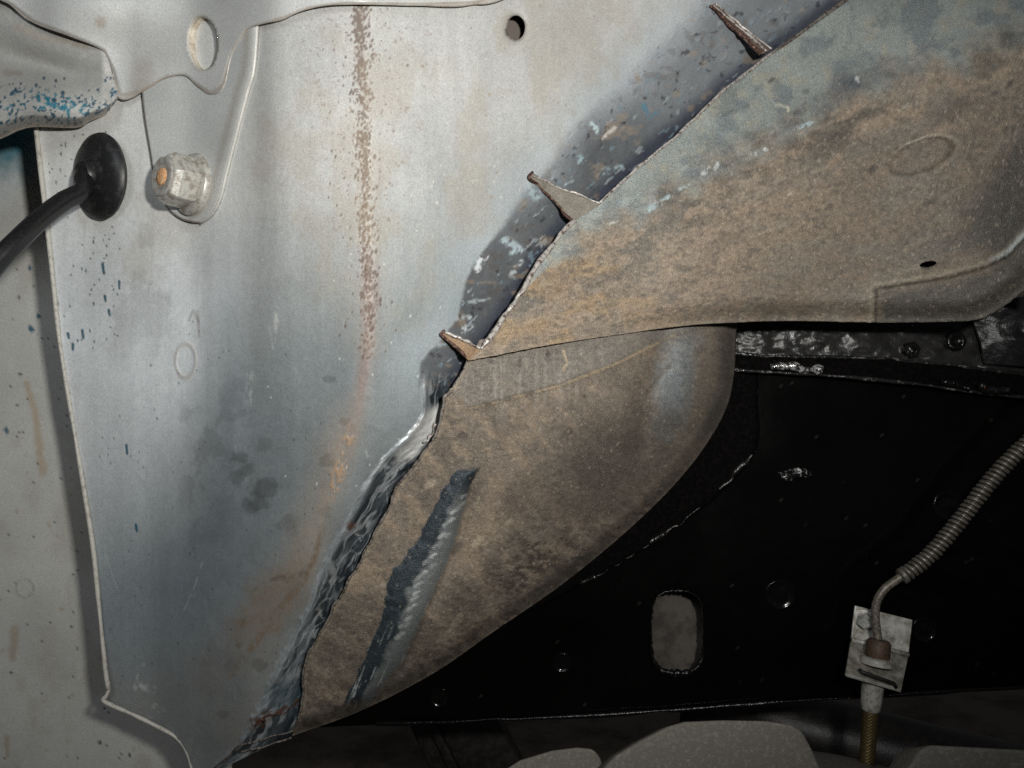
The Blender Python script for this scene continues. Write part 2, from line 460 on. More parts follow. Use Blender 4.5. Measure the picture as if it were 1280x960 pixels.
# profile of the inner fender across the picture at several heights: (u, depth)
PROF = [
    (-100, [(20, .595), (240, .528), (314, .483), (320, .480), (342, .469), (400, .462), (450, .458), (472, .463), (600, .496), (800, .553), (985, .605), (1200, .668), (1400, .72)]),
    (0,   [(35, .597), (240, .530), (313, .483), (320, .480), (342, .468), (400, .460), (451, .455), (474, .461), (600, .494), (760, .540), (870, .568), (1060, .640), (1200, .69)]),
    (150, [(48, .598), (240, .530), (313, .483), (320, .480), (343, .467), (400, .459), (455, .454), (476, .460), (600, .492), (680, .514), (730, .530), (880, .598), (1000, .64)]),
    (300, [(60, .598), (240, .530), (312, .487), (320, .483), (349, .470), (400, .461), (459, .455), (478, .461), (560, .482), (615, .497), (690, .534), (800, .57)]),
    (420, [(75, .598), (225, .541), (255, .531), (305, .490), (340, .476), (400, .467), (462, .456), (478, .462), (545, .480), (562, .486), (612, .515), (720, .55)]),
    (520, [(90, .598), (205, .554), (240, .541), (290, .501), (330, .487), (390, .474), (445, .463), (470, .468), (515, .479), (556, .502), (640, .53)]),
    (620, [(107, .599), (195, .567), (232, .553), (280, .515), (320, .503), (370, .488), (417, .476), (440, .482), (455, .487), (495, .506), (580, .54)]),
    (720, [(120, .600), (185, .575), (240, .549), (300, .523), (350, .507), (386, .497), (400, .501), (410, .506), (445, .518), (530, .55)]),
    (820, [(132, .601), (185, .583), (230, .566), (270, .551), (308, .537), (345, .532), (385, .535), (460, .56)]),
    (900, [(160, .602), (195, .589), (230, .574), (262, .563), (300, .550), (318, .546), (372, .550), (430, .57)]),
    (1010, [(238, .604), (252, .592), (275, .582), (300, .575), (330, .58), (430, .60)]),
]
_vg = np.arange(-100, 1011, 2.0)
_ug = np.arange(-20, 1401, 2.0)
_rows = []
for vv, pr in PROF:
    pu, pd = zip(*pr)
    pd = (pd[0] - .017,) + pd[1:]
    _rows.append(np.interp(_ug, pu, pd))
_rows = np.array(_rows)
_pv = np.array([p[0] for p in PROF], float)
_DG = np.stack([np.interp(_vg, _pv, _rows[:, i]) for i in range(len(_ug))], 1)
def _blur(a, k, ax):
    g = np.exp(-0.5 * (np.arange(-3 * k, 3 * k + 1) / k) ** 2); g /= g.sum()
    pad = [(0, 0), (0, 0)]; pad[ax] = (3 * k, 3 * k)
    b = np.pad(a, pad, mode='edge')
    return np.apply_along_axis(lambda r: np.convolve(r, g, 'valid'), ax, b)
_DG = _blur(_blur(_DG, 5, 1), 20, 0)

def d_panel0(u, v):
    x = np.clip((np.asarray(u, float) - _ug[0]) / 2.0, 0, len(_ug) - 1.001); y = np.clip((np.asarray(v, float) - _vg[0]) / 2.0, 0, len(_vg) - 1.001)
    xi = x.astype(int); yi = y.astype(int); fx = x - xi; fy = y - yi
    return (_DG[yi, xi] * (1 - fx) + _DG[yi, xi + 1] * fx) * (1 - fy) + (_DG[yi + 1, xi] * (1 - fx) + _DG[yi + 1, xi + 1] * fx) * fy

# ------------------------------------------------------------------ inner fender (silver panel)
TEAL = (0.012, 0.085, 0.13)

def specks(u, v, n, box, ru, rv, rng, thr=None):
    m = np.zeros(u.shape)
    for _ in range(n):
        cu = rng.uniform(box[0], box[2]); cv = rng.uniform(box[1], box[3])
        k = rng.uniform(0.35, 1.0) ** 2
        a = max(1.1, ru * k); b = max(1.3, rv * k)
        sel = (np.abs(u - cu) < a * 3) & (np.abs(v - cv) < b * 3)
        if sel.any():
            r = np.hypot((u[sel] - cu) / a, (v[sel] - cv) / b)
            m[sel] = np.maximum(m[sel], 1 - sst(0.7, 1.25, r))
    return m

def stroke(u, v, pts, w0, w1=None, soft=1.0, jag=0.5, seed=0):
    """soft-edged mark following a polyline, width from w0 to w1 (px)"""
    lo = np.min(np.asarray(pts), 0) - 40; hi = np.max(np.asarray(pts), 0) + 40
    m = np.zeros(u.shape)
    sel = (u > lo[0]) & (u < hi[0]) & (v > lo[1]) & (v < hi[1])
    if not sel.any(): return m
    dd, _, al = seg_dist(u[sel], v[sel], pts)
    L = np.linalg.norm(np.diff(np.asarray(pts, float), axis=0), axis=1).sum()
    wd = w0 + ((w1 if w1 is not None else w0) - w0) * al / L
    wd = wd * (1 - jag + 2 * jag * fbm(u[sel] / 6, v[sel] / 6, seed))
    m[sel] = 1 - sst(wd * (1 - 0.5 * soft), wd * (1 + 0.5 * soft) + 0.4, dd)
    return m

def p_fender(u, v):
    n0 = fbm(u / 140, v / 140, 1); n1 = fbm(u / 38, v / 55, 2); n2 = fbm(u / 9, v / 9, 3); n3 = fbm(u / 4, v / 4, 4, 2)
    nv = fbm(u / 14, v / 160, 5)                      # runs down the panel
    bdist, bside, bal = seg_dist(u, v, catmull(BANDL, 90))
    cdist, cside, _ = seg_dist(u, v, catmull(CUTALL, 110, False))
    inb = np.where(bside < 0, bdist, -bdist)          # + inside the ground band
    rdist, rside, _ = seg_dist(u, v, catmull(RIDGE, 60))
    rs = np.where(rside < 0, rdist, -rdist)           # + to the right of the ridge
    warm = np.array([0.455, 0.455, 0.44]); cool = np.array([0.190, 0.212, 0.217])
    k = sst(180, 560, v + 0.55 * (np.minimum(u, 560) - 330) - 170 * sst(320, 220, u) * sst(900, 700, v) + 160 * (n0 - 0.5))  # cooler low down, and darkened to stand in for lamp falloff
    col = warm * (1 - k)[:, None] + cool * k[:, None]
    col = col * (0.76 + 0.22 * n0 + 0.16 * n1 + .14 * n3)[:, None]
    col *= (0.92 + 0.16 * nv)[:, None] * (1 + .52 * sst(330, 290, u) * sst(700, 420, v))[:, None]  # left face painted lighter in place of light
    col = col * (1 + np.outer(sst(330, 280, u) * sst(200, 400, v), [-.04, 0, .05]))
    rgh = 0.46 + 0.12 * n1; mtl = np.full(u.shape, 0.08); h = np.zeros(u.shape)
    # bluish highlight painted along the bend into the ground band
    col = mixc(col, (0.40, 0.45, 0.48), 0.5 * sst(-55, -6, inb) * sst(560, 420, v))
    # darker zone low on the panel: oil, and the hollow's shade painted in
    oil_shade = blob(u, v, 335, 590, 85, 120, 15, 0.7, 0.5, 7) * 0.55 + blob(u, v, 270, 710, 60, 90, 25, 0.7, 0.5, 8) * 0.4
    col = mixc(col, (0.13, 0.155, 0.17), oil_shade * (0.35 + 0.9 * (n2 - 0.2)).clip(0, 1))
    col = mixc(col, (0.19, 0.17, 0.14), 0.45 * sst(760, 900, v) * (0.5 + n1))
    mt = sst(.50, .64, fbm(u / 17, v / 22, 35, 5)) * sst(400, 560, v) * sst(30, -60, rs - 60) * sst(200, 250, u)
    col = mixc(col, (0.14, 0.155, 0.16), .38 * mt)
    sm = sst(.48, .64, fbm(u / 24, v / 30, 39, 5)) * blob(u, v, 175, 360, 75, 70, 20, .8, .4, 40)
    col = mixc(col, (0.23, 0.235, 0.23), .35 * sm)
    # round oil drips
    for i, (cu, cv, r, a) in enumerate([(300, 573, 9, .55), (308, 586, 9, .55), (297, 597, 10, .55), (330, 612, 16, .7), (322, 628, 13, .6), (312, 633, 10, .5), (408, 577, 9, .7), (412, 474, 7, .5),
                                        (405, 640, 9, .4), (330, 556, 10, .35), (430, 527, 6, .5), (360, 655, 12, .4), (324, 831, 9, .5), (290, 832, 8, .3), (298, 807, 4, .5), (305, 777, 5, .5), (279, 893, 6, .4)]):
        col = mixc(col, (0.075, 0.08, 0.08), a * blob(u, v, cu, cv, r * 1.1, r * 0.85, 0, 0.35, 0.7, i) * (.6 + .8 * n2).clip(0, 1))
    # pale scratches and drips
    for i, (pts, w0, w1, a) in enumerate([([(347, 372), (346, 392), (342, 436)], 2.2, 1.2, .6), ([(311, 470), (313, 500), (309, 512)], 3.5, 2, .55), ([(338, 402), (341, 432)], 1.6, 1, .5),
                                          ([(452, 548), (460, 572)], 1.2, .8, .4), ([(172, 858), (190, 862), (196, 876), (190, 886)], 3, 1.5, .5), ([(181, 900), (210, 885)], 1.2, 1, .3), ([(168, 855), (180, 830)], 2, 1, .3)]):
        col = mixc(col, (0.50, 0.50, 0.48), a * stroke(u, v, pts, w0 * 1.3, w1 * 1.3, 1.6, .9, i) * sst(.44, .62, fbm(u / 3.5, v / 7, 300 + i, 3)))
    rs2 = np.random.RandomState(21)
    for i in range(46):                               # fine scratches and runs
        x0, y0 = rs2.uniform(80, 620), rs2.uniform(20, 900)
        ln, an = rs2.uniform(12, 70), rs2.normal(0, .35)
        pts = [(x0, y0), (x0 + ln * math.sin(an) * .5 + rs2.normal(0, 1.5), y0 + ln * .5), (x0 + ln * math.sin(an), y0 + ln * math.cos(an))]
        col = mixc(col, (0.55, 0.55, 0.53) if i % 3 else (0.12, 0.12, 0.115), rs2.uniform(.10, .28) * stroke(u, v, pts, .9, .6, 1.2, .95, 400 + i) * sst(.35, .6, fbm(u / 5, v / 9, 420 + i, 2)))
    col = col * (.96 + .08 * fbm(u / 2.6, v / 130, 36, 3))[:, None]
    # faint outline of a spot-weld dimple
    dd = np.hypot((u - 232) / 12.5, (v - 451) / 21)
    ring = np.exp(-((dd - 1) / 0.13) ** 2)
    col = mixc(col, (0.47, 0.43, 0.38), 0.75 * ring * (0.4 + n2)); h += 0.0006 * ring
    # rust-chipped ridge
    nr = fbm(u / 2.6, v / 3.4, 20, 3); nr2 = fbm(u / 12, v / 40, 21)
    dens = np.exp(-((rs + 2 + 6 * (fbm(v / 60, v * 0 + 3, 40) - .5)) / 10) ** 2) * sst(500, 330, v)
    dens += 0.9 * np.exp(-((rs + 1) / 8) ** 2) * sst(330, 400, v) * sst(520, 430, v)
    chalk = .6 * np.exp(-((rs + 9) / 36) ** 2) * sst(480, 300, v)
    col = mixc(col, (0.50, 0.475, 0.44), 0.55 * chalk)
    fleck = sst(0.645, 0.715, nr + 0.15 * dens + 0.34 * (nr2 - 0.5)) * sst(0.12, 0.45, dens)
    col = mixc(col, (0.15, 0.096, 0.075), (.30 + .2 * n2) * fleck * sst(200, 330, v)); col = mixc(col, (0.075, 0.045, 0.038), .4 * fleck * sst(.56, .66, fbm(u / 5, v / 9, 25, 3))); rgh = rgh + 0.2 * fleck
    smear = np.exp(-((rs - 0) / 11) ** 2) * sst(250, 380, v) * sst(640, 470, v) * (0.45 + 0.9 * fbm(u / 8, v / 45, 22))
    col = mixc(col, (0.21, 0.155, 0.135), 0.75 * smear.clip(0, 1))
    rc = np.random.RandomState(77); cm_ = np.zeros(u.shape)
    rpts = catmull(RIDGE, 400)
    for i in range(900):
        cv = 450 - 480 * rc.rand() ** 0.72
        off = rc.normal(-2, 5.5) if rc.rand() < .8 else rc.normal(-8, 22)
        cu = np.interp(cv, rpts[:, 1], rpts[:, 0]) + off
        a = rc.uniform(.7, 2.3) * (.7 if abs(off) > 14 else 1); b = a * rc.uniform(.9, 2.0)
        j0 = np.abs(u - cu) < a * 2.2; 
        sel = np.nonzero(j0 & (np.abs(v - cv) < b * 2.2))[0]
        if len(sel):
            x_ = (u[sel] - cu) / a; y_ = (v[sel] - cv) / b
            cm_[sel] = np.maximum(cm_[sel], 1 - sst(.6, 1.25, np.hypot(x_ + .35 * y_, y_)))
    col = mixc(col, (0.105, 0.070, 0.054), .82 * cm_); rgh = rgh + .2 * cm_; h -= .0002 * cm_
    far = sst(0.735, 0.76, fbm(u / 3.0, v / 4.0, 23, 3)) * np.exp(-(rs / 90) ** 2) * sst(420, 200, v)
    col = mixc(col, (0.20, 0.12, 0.09), 0.7 * far)
    wash0 = np.exp(-((rs + 1 + 8 * (fbm(v / 40, v * 0 + 9, 41) - .5)) / 8) ** 2) * sst(520, 380, v) * fbm(u / 6, v / 30, 42)
    col = mixc(col, (0.20, 0.15, 0.12), (.65 * wash0).clip(0, 1))
    # orange chips lower on the ridge
    org = np.exp(-((rs + 3) / 8) ** 2) * sst(520, 555, v) * sst(640, 600, v)
    oc = sst(0.50, 0.60, fbm(u / 4, v / 6, 24, 3) + 0.06 * org) * org
    col = mixc(col, (0.42, 0.26, 0.145), 0.8 * oc); h += 0.0005 * oc
    wash = np.exp(-((rs + 14) / 26) ** 2) * sst(470, 560, v) * sst(800, 700, v)
    col = mixc(col, (0.30, 0.225, 0.16), 0.5 * wash * (0.4 + n1))
    # brown crease running down to the left
    cr = np.exp(-((rs + 2) / 4.0) ** 2) * sst(640, 700, v) * sst(880, 800, v)
    col = mixc(col, (0.17, 0.115, 0.075), (.85 * cr * sst(.3, .62, fbm(u / 5, v / 8, 38, 3))).clip(0, 1)); h -= 0.0012 * cr
    bst = blob(u, v, 345, 755, 55, 34, -50, 0.6, 0.5, 31) * 0.75 + blob(u, v, 300, 800, 70, 40, -45, 0.7, 0.5, 32) * 0.4
    col = mixc(col, (0.20, 0.145, 0.10), 0.6 * bst * (0.45 + n2))
    col = mixc(col, (0.10, 0.07, 0.05), 0.7 * stroke(u, v, [(318, 738), (345, 722), (378, 718)], 2.0, 5, 1.8, .9, 33) * sst(.40, .66, fbm(u / 5, v / 4, 37, 3)) * .7)
    # little dark scratches and paint specks on the left part
    for i, pts in enumerate([[(128, 330), (130, 342)], [(103, 413), (104, 422)], [(85, 417), (86, 423)], [(91, 430), (91, 437)], [(158, 557), (159, 567)], [(149, 352), (149, 361)], [(131, 370), (132, 376)], [(136, 388), (137, 394)],
                             [(170, 656), (171, 664)], [(247, 389), (249, 420)], [(236, 400), (242, 388), (248, 402)], [(180, 130), (181, 148)]]):
        col = mixc(col, TEAL if i < 9 else (0.2, 0.16, 0.13), (0.9 if i < 9 else .35) * stroke(u, v, pts, 1.6, 1.3, .6, .3, i))
    rg = np.random.RandomState(5)
    col = mixc(col, (0.02, 0.06, 0.08), 0.85 * specks(u, v, 80, (60, 160, 150, 430), 1.3, 2.6, rg))
    col = mixc(col, (0.08, 0.07, 0.06), 0.6 * specks(u, v, 110, (110, 400, 420, 900), 1.6, 1.8, rg))
    col = mixc(col, (0.62, 0.60, 0.55), 0.7 * specks(u, v, 90, (320, 0, 760, 640), 1.6, 2.0, rg))
    col = mixc(col, (0.25, 0.17, 0.11), 0.5 * specks(u, v, 60, (460, 0, 800, 300), 2.2, 2.6, rg))
    # tobacco coloured veil
    col = mixc(col, (0.33, 0.27, 0.19), 0.28 * sst(0.52, 0.72, fbm(u / 60, v / 80, 34)) * sst(500, 300, v))
    # ---- ground band
    up = sst(500, 455, v)                             # upper run (dark, flaking), lower run (torn, silver streaks)
    edge = inb + 4 * (fbm(u / 30, v / 30, 50) - 0.5) * 2
    bw_ = 2.5 + 8 * sst(330, 170, v)
    mb = sst(-bw_, bw_, edge) * up + sst(-3, 3, inb + 6 * (fbm(u / 8, v / 8, 51) - 0.5) * 2) * (1 - up)
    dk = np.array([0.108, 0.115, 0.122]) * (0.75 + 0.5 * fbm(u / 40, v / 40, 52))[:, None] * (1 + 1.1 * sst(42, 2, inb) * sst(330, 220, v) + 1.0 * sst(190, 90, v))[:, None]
    brn = sst(0.53, 0.66, fbm(u / 22, v / 16, 53))
    dk = mixc(dk, (0.10, 0.078, 0.06), 0.38 * brn * sst(.42, .6, fbm(u / 6, v / 6, 59)))
    dk = mixc(dk, (0.035, 0.034, 0.038), sst(0.69, 0.74, fbm(u / 8, v / 8, 54, 5)) * 0.7)
    dk = mixc(dk, (0.025, 0.03, 0.05), 0.8 * sst(26, 6, cdist + 8 * (n1 - .5)))  # shadow of the arch's cut edge painted along the band
    fl = sst(0.735, 0.77, fbm((u + v) / 9.0, (v - u) / 20, 55, 3))
    dk = mixc(dk, (0.30, 0.34, 0.36), 0.55 * fl)
    fl2 = sst(0.75, 0.78, fbm((u - v) / 18.0, (v + u) / 9, 56, 3))
    dk = mixc(dk, (0.17, 0.24, 0.28), 0.55 * fl2)
    tan = sst(0.66, 0.80, fbm(u / 17, v / 13, 57, 3)) * .55
    dk = mixc(dk, (0.36, 0.27, 0.18), 0.6 * tan)
    # named flakes
    for i, (pts, w0, w1, c, a) in enumerate([([(600, 322), (596, 338)], 4, 3, (0.62, 0.66, 0.68), .95), ([(630, 300), (648, 310), (640, 316)], 4, 3, (0.45, 0.54, 0.58), .8), ([(741, 155), (747, 166)], 3.5, 2, (0.5, 0.62, 0.63), .9),
                                             ([(753, 172), (768, 160)], 2, 2, (.6, .55, .5), .9), ([(805, 132), (812, 146), (822, 140)], 4, 2.5, (0.10, 0.21, 0.28), .9), ([(727, 198), (725, 206)], 4, 3, (.33, .45, .48), .8),
                                             ([(755, 215), (775, 208)], 3.5, 2.5, (.30, .40, .44), .8), ([(586, 378), (612, 374)], 2, 1.5, (.42, .47, .49), .7), ([(572, 398), (588, 396)], 3, 2, (.38, .42, .43), .8),
                                             ([(660, 235), (672, 246)], 6, 5, (.35, .44, .46), .8), ([(640, 343), (652, 326)], 2.5, 2, (.45, .48, .5), .8), ([(578, 412), (588, 408)], 4, 3, (.5, .53, .53), .8), ([(535, 434), (556, 430)], 2, 1.5, (.3, .36, .38), .7)]):
        dk = mixc(dk, c, a * stroke(u, v, pts, w0, w1, 1.3, .95, 60 + i) * sst(.34, .52, fbm(u / 4, v / 4, 360 + i, 3)))
    # lower run: streaks torn along the band
    t = bal; s_ = inb * 1.0
    st = fbm(s_ / 6.0 + t / 60, t / 55.0, 70, 4); st2 = fbm((s_ + 0.45 * t) / 8, (t - .6 * s_) / 34, 71, 4)
    lo = np.array([0.06, 0.072, 0.08]) * (0.4 + 1.0 * st2)[:, None]
    def ridge(n, lo_, hi_): return sst(lo_, hi_, 1 - np.abs(2 * n - 1))
    wj = fbm(t / 22, s_ / 14, 79, 3)
    bwid = (inb / np.maximum(inb + cdist, 8)).clip(0, 1)          # 0 at the folded lip, 1 at the torn edge
    lo = mixc(lo, (0.02, 0.027, 0.034), .8 * sst(.48, .60, fbm(s_ / 13 + .7 * wj, t / 44, 85, 4)))
    lo = mixc(lo, (0.22, 0.245, 0.26), .75 * sst(.52, .68, fbm(s_ / 12 + 1.2 * wj, t / 60, 86, 4)))
    lo = mixc(lo, (0.42, 0.44, 0.45), .6 * ridge(fbm(s_ / 9 + 1.6 * wj + t / 90, t / 70, 87, 3), .84, .98))
    lo = mixc(lo, (0.50, 0.51, 0.50), .5 * ridge(fbm((s_ + .5 * t) / 14, (t - .5 * s_) / 34 + .6 * wj, 88, 3), .90, .99) * sst(.45, .6, wj))
    lo = mixc(lo, (0.36, 0.385, 0.40), .8 * sst(.30, .08, bwid) * (.35 + .9 * fbm(t / 20, s_ / 5, 89, 3)))
    lo = mixc(lo, (0.012, 0.016, 0.022), .85 * sst(.66, .9, bwid) * sst(.38, .56, fbm(t / 18, s_ / 10, 84, 3)))
    sil = blob(u, v, 531, 538, 12, 38, 40, 0.5, 0.5, 73)
    lo = mixc(lo, (0.62, 0.62, 0.60), 0.95 * (sil * (0.5 + st)).clip(0, 1))
    lo = mixc(lo, (0.05, 0.09, 0.115), 0.6 * blob(u, v, 360, 870, 26, 22, 0, .5, .4, 74))
    lo = mixc(lo, (0.13, 0.07, 0.045), .7 * blob(u, v, 439, 657, 6, 5, 0, .4, .4, 75))
    lo = mixc(lo, (0.11, 0.06, 0.038), .9 * sst(.36, .58, fbm(u / 4, v / 4, 83, 3)) * np.maximum(stroke(u, v, [(318, 905), (330, 893), (345, 892), (372, 875)], 4, 2, .8, .9, 76), blob(u, v, 322, 902, 12, 9, 0, .4, .6, 77)))
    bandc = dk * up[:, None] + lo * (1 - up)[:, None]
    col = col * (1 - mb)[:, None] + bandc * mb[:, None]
    rgh = rgh * (1 - mb) + (0.42 * up + 0.36 * (1 - up)) * mb
    mtl = mtl * (1 - mb) + (0.08 * up + 0.25 * (1 - up)) * mb
    h += mb * (1 - up) * (0.0024 * (st - 0.5) + 0.0022 * (st2 - 0.5) + .0022 * np.exp(-((bwid - .15) / .12) ** 2) - .002 * np.exp(-((bwid - .6) / .25) ** 2)) + mb * up * (0.0015 * (fbm(u / 16, v / 16, 58) - 0.5) + 0.0008 * fl)
    # small hand-beaten unevenness of the whole sheet
    h += 0.0022 * (fbm(u / 90, v / 150, 80, 2) - 0.5) * (1 - mb) + 0.0003 * (n2 - .5)
    hd = np.hypot((u - 645) / 11.5, (v - 34.5) / 15.5)
    col = mixc(col, (0.10, 0.085, 0.07), 0.6 * np.exp(-((hd - 1.05) / 0.12) ** 2))
    h -= 0.0012 * np.exp(-((hd - 1) / 0.35) ** 2)
    return {'tint': col.clip(0.004, 0.9), 'rgh': rgh.clip(0.2, 0.9), 'mtl': mtl, 'h': h}

body = root('car_body', PV(640, 480, 0.62) * 1.0, 'weathered silver grey car body with brown wheel arch cut open along a ragged diagonal', 'car body')

# split left edge: vertical flange, then the lower run
nv_ = 640
vv = np.linspace(-90, 1010, nv_)
fl_u = np.interp(vv, catmull(FLALL, 500, False)[:, 1], catmull(FLALL, 500, False)[:, 0])
cutp = catmull(CUTALL, 900, False)
cu_s = np.interp(vv, cutp[:, 1], cutp[:, 0]) + 46 * (1 - sst(855, 905, vv))
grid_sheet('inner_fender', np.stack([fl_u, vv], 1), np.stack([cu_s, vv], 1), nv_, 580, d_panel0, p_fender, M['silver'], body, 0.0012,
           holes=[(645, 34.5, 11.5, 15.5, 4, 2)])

# pale edge of the flange that stands off the pillar, with a square return behind it
def edge_path(pts, depth, n, fwd=0.0):
    c = catmull(pts, n)
    return [PV(a, b, float(depth(np.array([a]), np.array([b]))[0]) - fwd) for a, b in c]
fd = lambda u, v: 0.5805 + 0.000005 * np.asarray(v, float)
def wob(n, r, seed, amp=0.25):
    x = np.arange(n) / 6.0
    return list(r * (1 - amp + 2 * amp * vnoise(x, x * 0 + seed, seed)))
tube('flange_edge', edge_path(FL, fd, 120, 0.004), wob(120, 0.0014, 3), M['seam'], body, 8)
tube('flange_edge', edge_path([(136, 862), (133, 870), (131, 877)] + FLB[1:], fd, 90, 0.004), wob(90, 0.0014, 4), M['seam'], body, 8)
def p_dull(col, rg=0.5):
    def f(u, v):
        c = np.array(col)[None] * (0.8 + 0.4 * fbm(u / 30, v / 30, 9))[:, None]
        return {'tint': c, 'rgh': np.full(u.shape, rg), 'mtl': np.zeros(u.shape), 'h': 0.0}
    return f

# ------------------------------------------------------------------ pillar on the left
def d_pillar(u, v):
    u = np.asarray(u, float)
    return 0.695 + 0.00008 * (u - 60) + 0.00001 * (np.asarray(v, float) - 500) + 0.0015 * (fbm(u / 120, v / 160, 90, 2) - .5)

def p_pillar(u, v):
    n0 = fbm(u / 90, v / 110, 91); n2 = fbm(u / 8, v / 8, 92)
    col = np.array([0.46, 0.455, 0.425])[None] * (0.82 + 0.3 * n0 + 0.08 * n2)[:, None]
    col = mixc(col, (0.33, 0.30, 0.24), 0.35 * sst(0.5, 0.7, fbm(u / 40, v / 70, 93)))
    col = mixc(col, (0.36, 0.25, 0.13), 0.55 * stroke(u, v, [(33, 478), (45, 520), (53, 590)], 3, 5, 1.5, .7, 1))
    col = mixc(col, (0.30, 0.21, 0.11), 0.5 * np.maximum(stroke(u, v, [(18, 790), (16, 822)], 6, 4, 1.6, .6, 2), stroke(u, v, [(8, 922), (9, 945)], 3, 2, 1.2, .6, 3)))
    dd = np.hypot((u - 31) / 11, (v - 735) / 11)
    ring = np.exp(-((dd - 1) / 0.1) ** 2)
    col = mixc(col, (0.17, 0.15, 0.13), 0.6 * ring * (0.3 + n2)); h = 0.0004 * ring
    # teal paint on the upper corner, worn pale below
    tb = sst(255, 175, v + 20 * (n2 - .5) + 26 * (fbm(u / 14, v / 18, 94) - .5)) * sst(80, 22, u + 10 * (n2 - .5))
    col = mixc(col, (0.012, 0.17, 0.24), 0.9 * tb)
    wn = blob(u, v, 6, 236, 22, 24, 0, .5, .5, 95)
    col = mixc(col, (0.52, 0.56, 0.57), 0.7 * wn * (0.5 + n2))
    for i, (cu, cv, a, b, r) in enumerate([(39, 411, 3.5, 5, -20), (37, 335, 2.4, 3.4, 0), (8, 538, 2.8, 5, -12), (48, 395, 2.2, 4, 0), (25, 468, 1.9, 2, 0), (23, 372, 1.5, 1.8, 0), (14, 841, 2, 2, 0), (125, 928, 2.2, 2.4, 0),
                                           (162, 944, 1.8, 2, 0), (130, 886, 2.2, 1.6, 0), (13, 483, 1.6, 1.6, 0), (90, 783, 1.6, 2, 0)]):
        col = mixc(col, TEAL if i < 4 else (0.03, 0.035, 0.04), 0.95 * blob(u, v, cu, cv, a, b, r, .3, .3, i))
    rg = np.random.RandomState(8)
    col = mixc(col, (0.03, 0.04, 0.05), 0.8 * specks(u, v, 150, (-20, 300, 200, 990), 1.4, 1.6, rg))
    col = mixc(col, (0.34, 0.24, 0.13), 0.4 * specks(u, v, 60, (-20, 500, 200, 990), 3, 3.5, rg))
    return {'tint': col.clip(.004, .9), 'rgh': 0.5 + 0.1 * n0, 'mtl': np.full(u.shape, .1), 'h': h}

sheet('side_pillar', [(-420, -60), (-420, 1060)], [(290, -60), (290, 1060)], 2.6, d_pillar, p_pillar, M['silver'], body, 0.0015, smoothA=False, smoothB=False)

# ------------------------------------------------------------------ rail end above the grommet, with teal speckles
RT = [(-330, -150), (-200, -105), (-90, -60), (-40, -25), (0, -2), (40, 26), (90, 45), (133, 62)]
RB = [(-330, 300), (-200, 246), (-90, 205), (-40, 188), (0, 174), (25, 163), (46, 159), (95, 160), (112, 152), (134, 142), (149, 126)]
def rail_t(u, v):
    a = catmull(RT, 200); b = catmull(RB, 200)
    ta = np.interp(u, a[:, 0], a[:, 1]); tb = np.interp(u, b[:, 0], b[:, 1])
    return ((v - ta) / np.maximum(tb - ta, 1)).clip(0, 1)
def d_rail(u, v):
    t = rail_t(u, v)
    base = 0.556 - 0.00012 * np.asarray(u, float)
    dip = 0.012 * np.exp(-((t - 0.40) / 0.14) ** 2) * sst(150, 60, u)
    bulge = -0.016 * np.exp(-((t - 0.78) / 0.22) ** 2) * sst(150, 40, u)
    roll = 0.016 * sst(0.88, 1.0, t)
    return base + dip + bulge + roll + 0.006 * sst(126, 146, u)
def p_rail(u, v):
    t = rail_t(u, v); n0 = fbm(u / 50, v / 40, 100); n2 = fbm(u / 6, v / 6, 101)
    col = np.array([0.40, 0.395, 0.375])[None] * (0.8 + 0.35 * n0)[:, None]
    col = mixc(col, (0.42, 0.37, 0.31), 0.6 * stroke(u, v, [(20, 32), (50, 46), (80, 50), (108, 58)], 4, 5, 1.4, .8, 5))
    col = mixc(col, (0.24, 0.18, 0.14), 0.4 * stroke(u, v, [(8, 90), (26, 92)], 4, 2, 1.4, .8, 6))
    nb = fbm(u / 4.2, v / 4.0, 102, 3)
    zone = np.exp(-((t - 0.82) / 0.17) ** 2) * sst(-60, 0, u)
    m = sst(0.58, 0.63, nb + 0.08 * zone - 0.06) * sst(0.10, 0.5, zone)
    tealc = np.array([0.010, 0.075, 0.12])[None] + np.array([0.0, 0.10, 0.12])[None] * sst(.5, .75, fbm(u / 11, v / 11, 103))[:, None]
    col = col * (1 - .92 * m)[:, None] + tealc * (.92 * m)[:, None]
    m2 = stroke(u, v, [(50, 122), (72, 132), (100, 134)], 5, 6, .8, .9, 104) * sst(.40, .5, nb)
    col = mixc(col, (0.012, 0.14, 0.20), .9 * m2)
    rg = np.random.RandomState(9)
    col = mixc(col, (0.02, 0.06, 0.10), .9 * specks(u, v, 60, (-10, 95, 150, 165), 2.4, 3.2, rg))
    col = mixc(col, (0.36, 0.28, 0.21), .6 * sst(.93, .99, t))
    return {'tint': col.clip(.004, .9), 'rgh': .5 + .1 * n0, 'mtl': np.full(u.shape, .1), 'h': 0.0006 * (n2 - .5)}
def cols_pair(top, bot, n):
    b = catmull(bot, n); a0 = catmull(top, 400)
    return np.stack([b[:, 0], np.interp(b[:, 0], a0[:, 0], a0[:, 1])], 1), b
grid_sheet('rail_end', catmull(RT, 300), catmull(RB, 300), 300, 130, d_rail, p_rail, M['silver'], body, 0.003)

